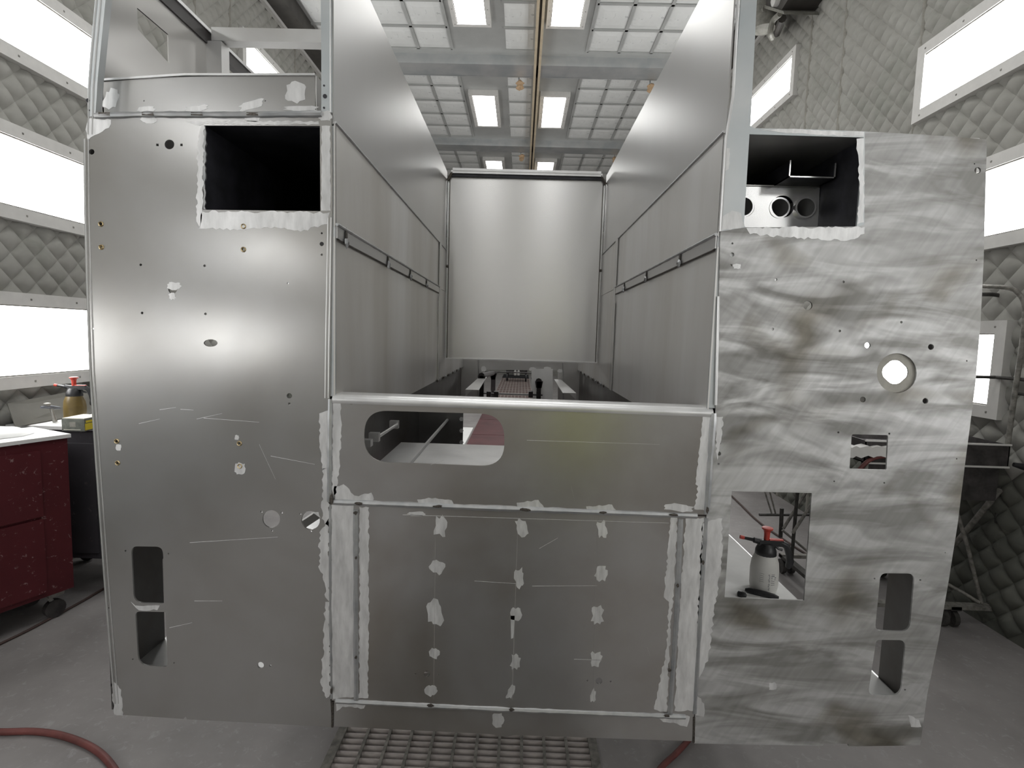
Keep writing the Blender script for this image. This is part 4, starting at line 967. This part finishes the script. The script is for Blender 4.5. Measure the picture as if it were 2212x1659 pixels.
# ---------------------------------------------------------------- right: rolling stand by the wall
YS = 3.1
st = thing('rolling_stand', (2.45, 3.5, 0), 'grimy tubular steel rolling stand with tray, beside the quilted wall', 'stand')
def tp(name, pts, r, mat): return MB().tube(pts, r, 10).build(name, mat, st, True)
S = lambda x, y, Y=YS: PY(x, y, Y)
tp('hoop', spline([S(2060, 616, 3.05), S(2120, 619, 3.05), S(2175, 622, 3.05), S(2200, 634, 3.03), S(2214, 665, 3.0), S(2208, 745, 3.0), S(2195, 830, 3.02), S(2183, 915, 3.04), S(2170, 1010, 3.05)]), .013, 'tube_steel')
tp('hoop', spline([S(2075, 640, 3.25), S(2130, 636, 3.25), S(2165, 640, 3.25), S(2184, 655, 3.25), S(2186, 690, 3.25), S(2182, 790, 3.22), S(2175, 870, 3.2), S(2168, 960, 3.15), S(2160, 1060, 3.12)]), .012, 'tube_dark')
tp('side_rail', [S(2060, 813, 3.2), S(2150, 815, 3.15), S(2200, 819, 3.02), S(2260, 826, 2.9)], .010, 'tube_dark')
tp('side_rail', [S(2190, 850, 3.04), S(2260, 856, 2.95)], .008, 'tube_dark')
t0, t1 = S(2060, 962, 3.2), S(2176, 960, 3.0)
mb = MB(); zt_, zb_ = t1.z, S(2176, 1008, 3.0).z
xa, xb, ya, yb = 1.95, t1.x, 2.98, 3.75
mb.box((xa, ya, zb_), (xb, ya+.006, zt_)); mb.box((xa, yb, zb_), (xb, yb+.006, zt_)); mb.box((xb-.006, ya, zb_), (xb, yb, zt_)); mb.box((xa, ya, zb_), (xa+.006, yb, zt_)); mb.box((xa, ya, zb_), (xb, yb, zb_+.006))
tray = mb.build('tray', 'tray_dark', st)
for z in (zt_, zb_): box('tray_rim', (xa-.004, ya-.006, z-.005), (xb+.004, ya, z+.005), 'white_frame', tray)
box('tray_skirt', (xa, ya+.02, zb_-.20), (xb-.03, ya+.025, zb_), 'tray_dark', tray)
wx, wy = 2.66, 3.12
zbas = S(2120, 1310, 3.1).z
tp('brace', [S(2160, 1058, 3.08), S(2060, 1180, 3.3), S(2000, 1250, 3.45)], .016, 'tube_steel')
tp('leg', [S(2062, 1090, 3.12), S(2090, 1180, 3.12), S(2120, 1302, 3.1)], .011, 'tube_steel')
tp('leg', [S(2158, 1060, 3.12), S(2150, 1170, 3.12), S(2135, 1300, 3.12)], .011, 'tube_dark')
tp('brace', [S(2040, 1258, 3.2), S(2080, 1280, 3.15), S(2116, 1302, 3.1)], .010, 'tube_steel')
tp('leg', [(1.98, 3.7, zb_), (2.0, 3.75, .1)], .012, 'tube_dark'); tp('leg', [(2.6, 3.72, zb_), (2.62, 3.75, .1)], .012, 'tube_dark')
tp('leg', [(1.98, 3.0, zb_), (1.95, 3.05, .1)], .011, 'tube_steel')
box('base_rail', (1.93, 3.07, zbas-.012), (S(2138, 1306, 3.1).x, 3.12, zbas+.012), 'tube_steel', st)
box('base_rail', (2.60, 3.07, zbas-.02), (2.66, 3.8, zbas+.005), 'tube_dark', st); box('base_rail', (1.93, 3.07, zbas-.02), (1.98, 3.8, zbas+.005), 'tube_dark', st)
box('base_rail', (1.93, 3.75, zbas-.012), (2.66, 3.79, zbas+.012), 'tube_steel', st)
for x, y in ((2.60, 3.10), (1.97, 3.12), (2.62, 3.76), (1.97, 3.76)):
    k = MB().box((x-.03, y-.012, .05), (x+.02, y+.012, zbas)); cs = k.build('caster', 'tray_dark', st)
    for dx in (-.03, .03):
        MB().tube([(x+dx-.014, y, .05), (x+dx+.014, y, .05)], .05, 16).build('wheel', 'tube_dark', cs, True)
tag(st)
gx = S(2178, 1006, 2.98)
t = thing('work_glove', gx, 'black work glove hanging on the corner of the stand tray', 'glove')
gx = gx+Vector((.03, -.02, 0))
mb = MB().tube([gx+Vector((-.02, 0, .012)), gx+Vector((.02, -.01, .004)), gx+Vector((.055, -.01, -.008)), gx+Vector((.075, -.01, -.02))], [.012, .018, .016, .006], 10); mb.build('palm', 'black_plastic', t, True)
for k in range(3): MB().tube([gx+Vector((.05, -.01+.006*k, .0)), gx+Vector((.085, -.012+.01*k, .018-.012*k)), gx+Vector((.10, -.012+.012*k, .022-.016*k))], [.007, .007, .004], 8).build('finger', 'black_plastic', t, True)
# hose over the tray, seen through the small square opening
hp = [S(1846, 1030, 2.965), S(1862, 1008, 2.965), S(1882, 992, 2.965), S(1905, 986, 2.965), S(1935, 985, 2.965), S(1970, 996, 2.965)]
tag(MB().tube(spline(hp), .012, 10).build('coiled_hose', 'rubber_hose', None, True), 'short red hose draped over the stand tray', 'hose')
rg = [S(1822, 970, 2.955), S(1945, 968, 2.955), S(1945, 984, 2.955), S(1822, 987, 2.955)]; mb = MB(); r = random.Random(9); vs = []; n = 14
for i in range(n+1):
    a, b = rg[0].lerp(rg[1], i/n), rg[3].lerp(rg[2], i/n); w = (r.random()-.5)*.012
    vs += [a+Vector((0, .06, .012+w)), a+Vector((0, -.004, .012+w)), b+Vector((0, -.01+w, w)), b+Vector((0, .015, w))]
mb.add(vs, [(i*4+k, i*4+(k+1) % 4, i*4+4+(k+1) % 4, i*4+4+k) for i in range(n) for k in range(4)]+[(3, 2, 1, 0), (n*4, n*4+1, n*4+2, n*4+3)])
tag(mb.build('rag', 'white_frame', None, True), 'folded pale rag hanging over the rim of the stand tray', 'rag')
for a, b, Y, mt, rr in (((1650, 1055), (1668, 1112), 3.9, 'tube_steel', .006), ((1661, 1055), (1676, 1112), 3.9, 'tube_steel', .006), ((1746, 1055), (1692, 1142), 3.8, 'tube_steel', .011), ((1765, 1070), (1712, 1152), 3.7, 'tube_steel', .011), ((1690, 1145), (1755, 1200), 3.75, 'tube_steel', .009), ((1689, 1098), (1686, 1160), 3.85, 'tube_dark', .014), ((1640, 1112), (1770, 1112), 3.9, 'tube_dark', .010)):
    tp('brace', [S(*a, Y), S(*b, Y)], rr, mt)
hose('floor_cable', [(1560, 1052), (1600, 1090), (1640, 1128), (1700, 1170), (1770, 1215)], .009, 'cable_brown', 'dark cable lying across the floor beyond the open compartment', 'cable')
# fan-like bracket high on the right wall
fb = PX(1672, 6, XW1-.25); t = thing('wall_fan', fb+Vector((.2, 0, 0)), 'dark grey fan housing with round motor fixed high on the quilted wall', 'fan')
P = lambda x, y, X: PX(x, y, X)
A = [P(1636, 8, 2.5), P(1688, 22, 2.5), P(1720, -30, 2.5), P(1660, -50, 2.5)]
MB().hexa(A, [v+Vector((.33, .0, 0)) for v in A]).build('housing', 'corner_dark', t)
c = P(1675, 2, 2.47); MB().lathe(c, [(.02, -.04), (.05, -.02), (.05, .04)], 16, 0, 'x').build('knob', 'white_frame', t, True)
MB().hexa([P(1638, 6, 2.48), P(1692, 24, 2.48), P(1694, 31, 2.48), P(1637, 14, 2.48)], [v+Vector((.34, 0, 0)) for v in (P(1638, 6, 2.48), P(1692, 24, 2.48), P(1694, 31, 2.48), P(1637, 14, 2.48))]).build('flange', 'fan_grey', t)
c = P(1650, 60, 2.55); MB().lathe(c+Vector((.0, 0, -.05)), [(.03, 0), (.12, .03), (.15, .1), (.15, .26), (.10, .34)], 20).build('motor', 'fan_grey', t, True)
MB().tube(spline([P(1685, 30, 2.5), P(1670, 45, 2.5), P(1664, 70, 2.5), P(1668, 82, 2.6)]), .028, 8).build('bracket_arm', 'fan_grey', t, True)
MB().tube([P(1655, 18, 2.5), P(1635, 42, 2.5)], .04, 8).build('bracket_arm', 'fan_grey', t, True)
MB().tube([P(1690, 40, 2.6), P(1678, 72, 2.75)], .04, 8).build('conduit', 'corner_dark', t, True)

# ---------------------------------------------------------------- the photographer, mirrored in the beam
def person(x, y):
    pts = {'pel': (x, y, .95), 'wai': (x, y-.01, 1.08), 'che': (x, y, 1.30), 'nb': (x, y+.01, 1.46), 'nk': (x, y+.02, 1.54), 'hd': (x-.01, y+.04, 1.63), 'top': (x-.01, y+.05, 1.73)}
    rad = {'pel': .16, 'wai': .145, 'che': .165, 'nb': .08, 'nk': .06, 'hd': .095, 'top': .06}
    ed = [('pel', 'wai'), ('wai', 'che'), ('che', 'nb'), ('nb', 'nk'), ('nk', 'hd'), ('hd', 'top')]
    for s, n in ((-1, 'l'), (1, 'r')):
        d = {'sh': (x+s*.19, y, 1.42, .075), 'el': (x+s*.24, y+.10, 1.18, .05), 'wr': (x+s*.11-.10, y+.21, 1.42, .032), 'ha': (x+s*.08-.13, y+.22, 1.50, .034),
             'hip': (x+s*.10, y, .86, .10), 'kn': (x+s*.12, y+.02, .50, .065), 'an': (x+s*.13, y-.02, .10, .045), 'to': (x+s*.14, y+.14, .045, .042)}
        for k, v in d.items(): pts[n+k] = v[:3]; rad[n+k] = v[3]
        ed += [('che', n+'sh'), (n+'sh', n+'el'), (n+'el', n+'wr'), (n+'wr', n+'ha'), ('pel', n+'hip'), (n+'hip', n+'kn'), (n+'kn', n+'an'), (n+'an', n+'to')]
        for f in range(5):
            a = (f-2)*.014*s; nm = n+'f%d' % f
            pts[nm] = (pts[n+'ha'][0]+a*1.4, pts[n+'ha'][1]+.03, pts[n+'ha'][2]+(.07 if f else .03)); rad[nm] = .009; ed.append((n+'ha', nm))
    keys = list(pts); ix = {k: i for i, k in enumerate(keys)}
    me = bpy.data.meshes.new('person'); me.from_pydata([pts[k] for k in keys], [(ix[a], ix[b]) for a, b in ed], [])
    o = bpy.data.objects.new('person', me); COL.objects.link(o)
    sk = o.modifiers.new('s', 'SKIN'); sv = me.skin_vertices[0].data
    for k in keys: sv[ix[k]].radius = (rad[k], rad[k]*.8)
    sv[ix['pel']].use_root = True
    su = o.modifiers.new('u', 'SUBSURF'); su.levels = su.render_levels = 2
    dg = bpy.context.evaluated_depsgraph_get(); me2 = bpy.data.meshes.new_from_object(o.evaluated_get(dg)); o.modifiers.clear(); o.data = me2
    me2.materials.clear()
    for mm in ('hi_vis', 'dark_cloth', 'skin'): me2.materials.append(MATS[mm])
    for p in me2.polygons:
        c = p.center; p.use_smooth = True
        p.material_index = 1 if c.z < .93 else 2 if (c.z > 1.50 or c.y > y+.17) else 0
    o['_o'] = (0, 0, 0)
    return tag(o, 'person in a yellow-green shirt and dark trousers taking the photo', 'person')
person(.38, -.34)
for o in list(bpy.data.objects):
    if '_o' in o: del o['_o']
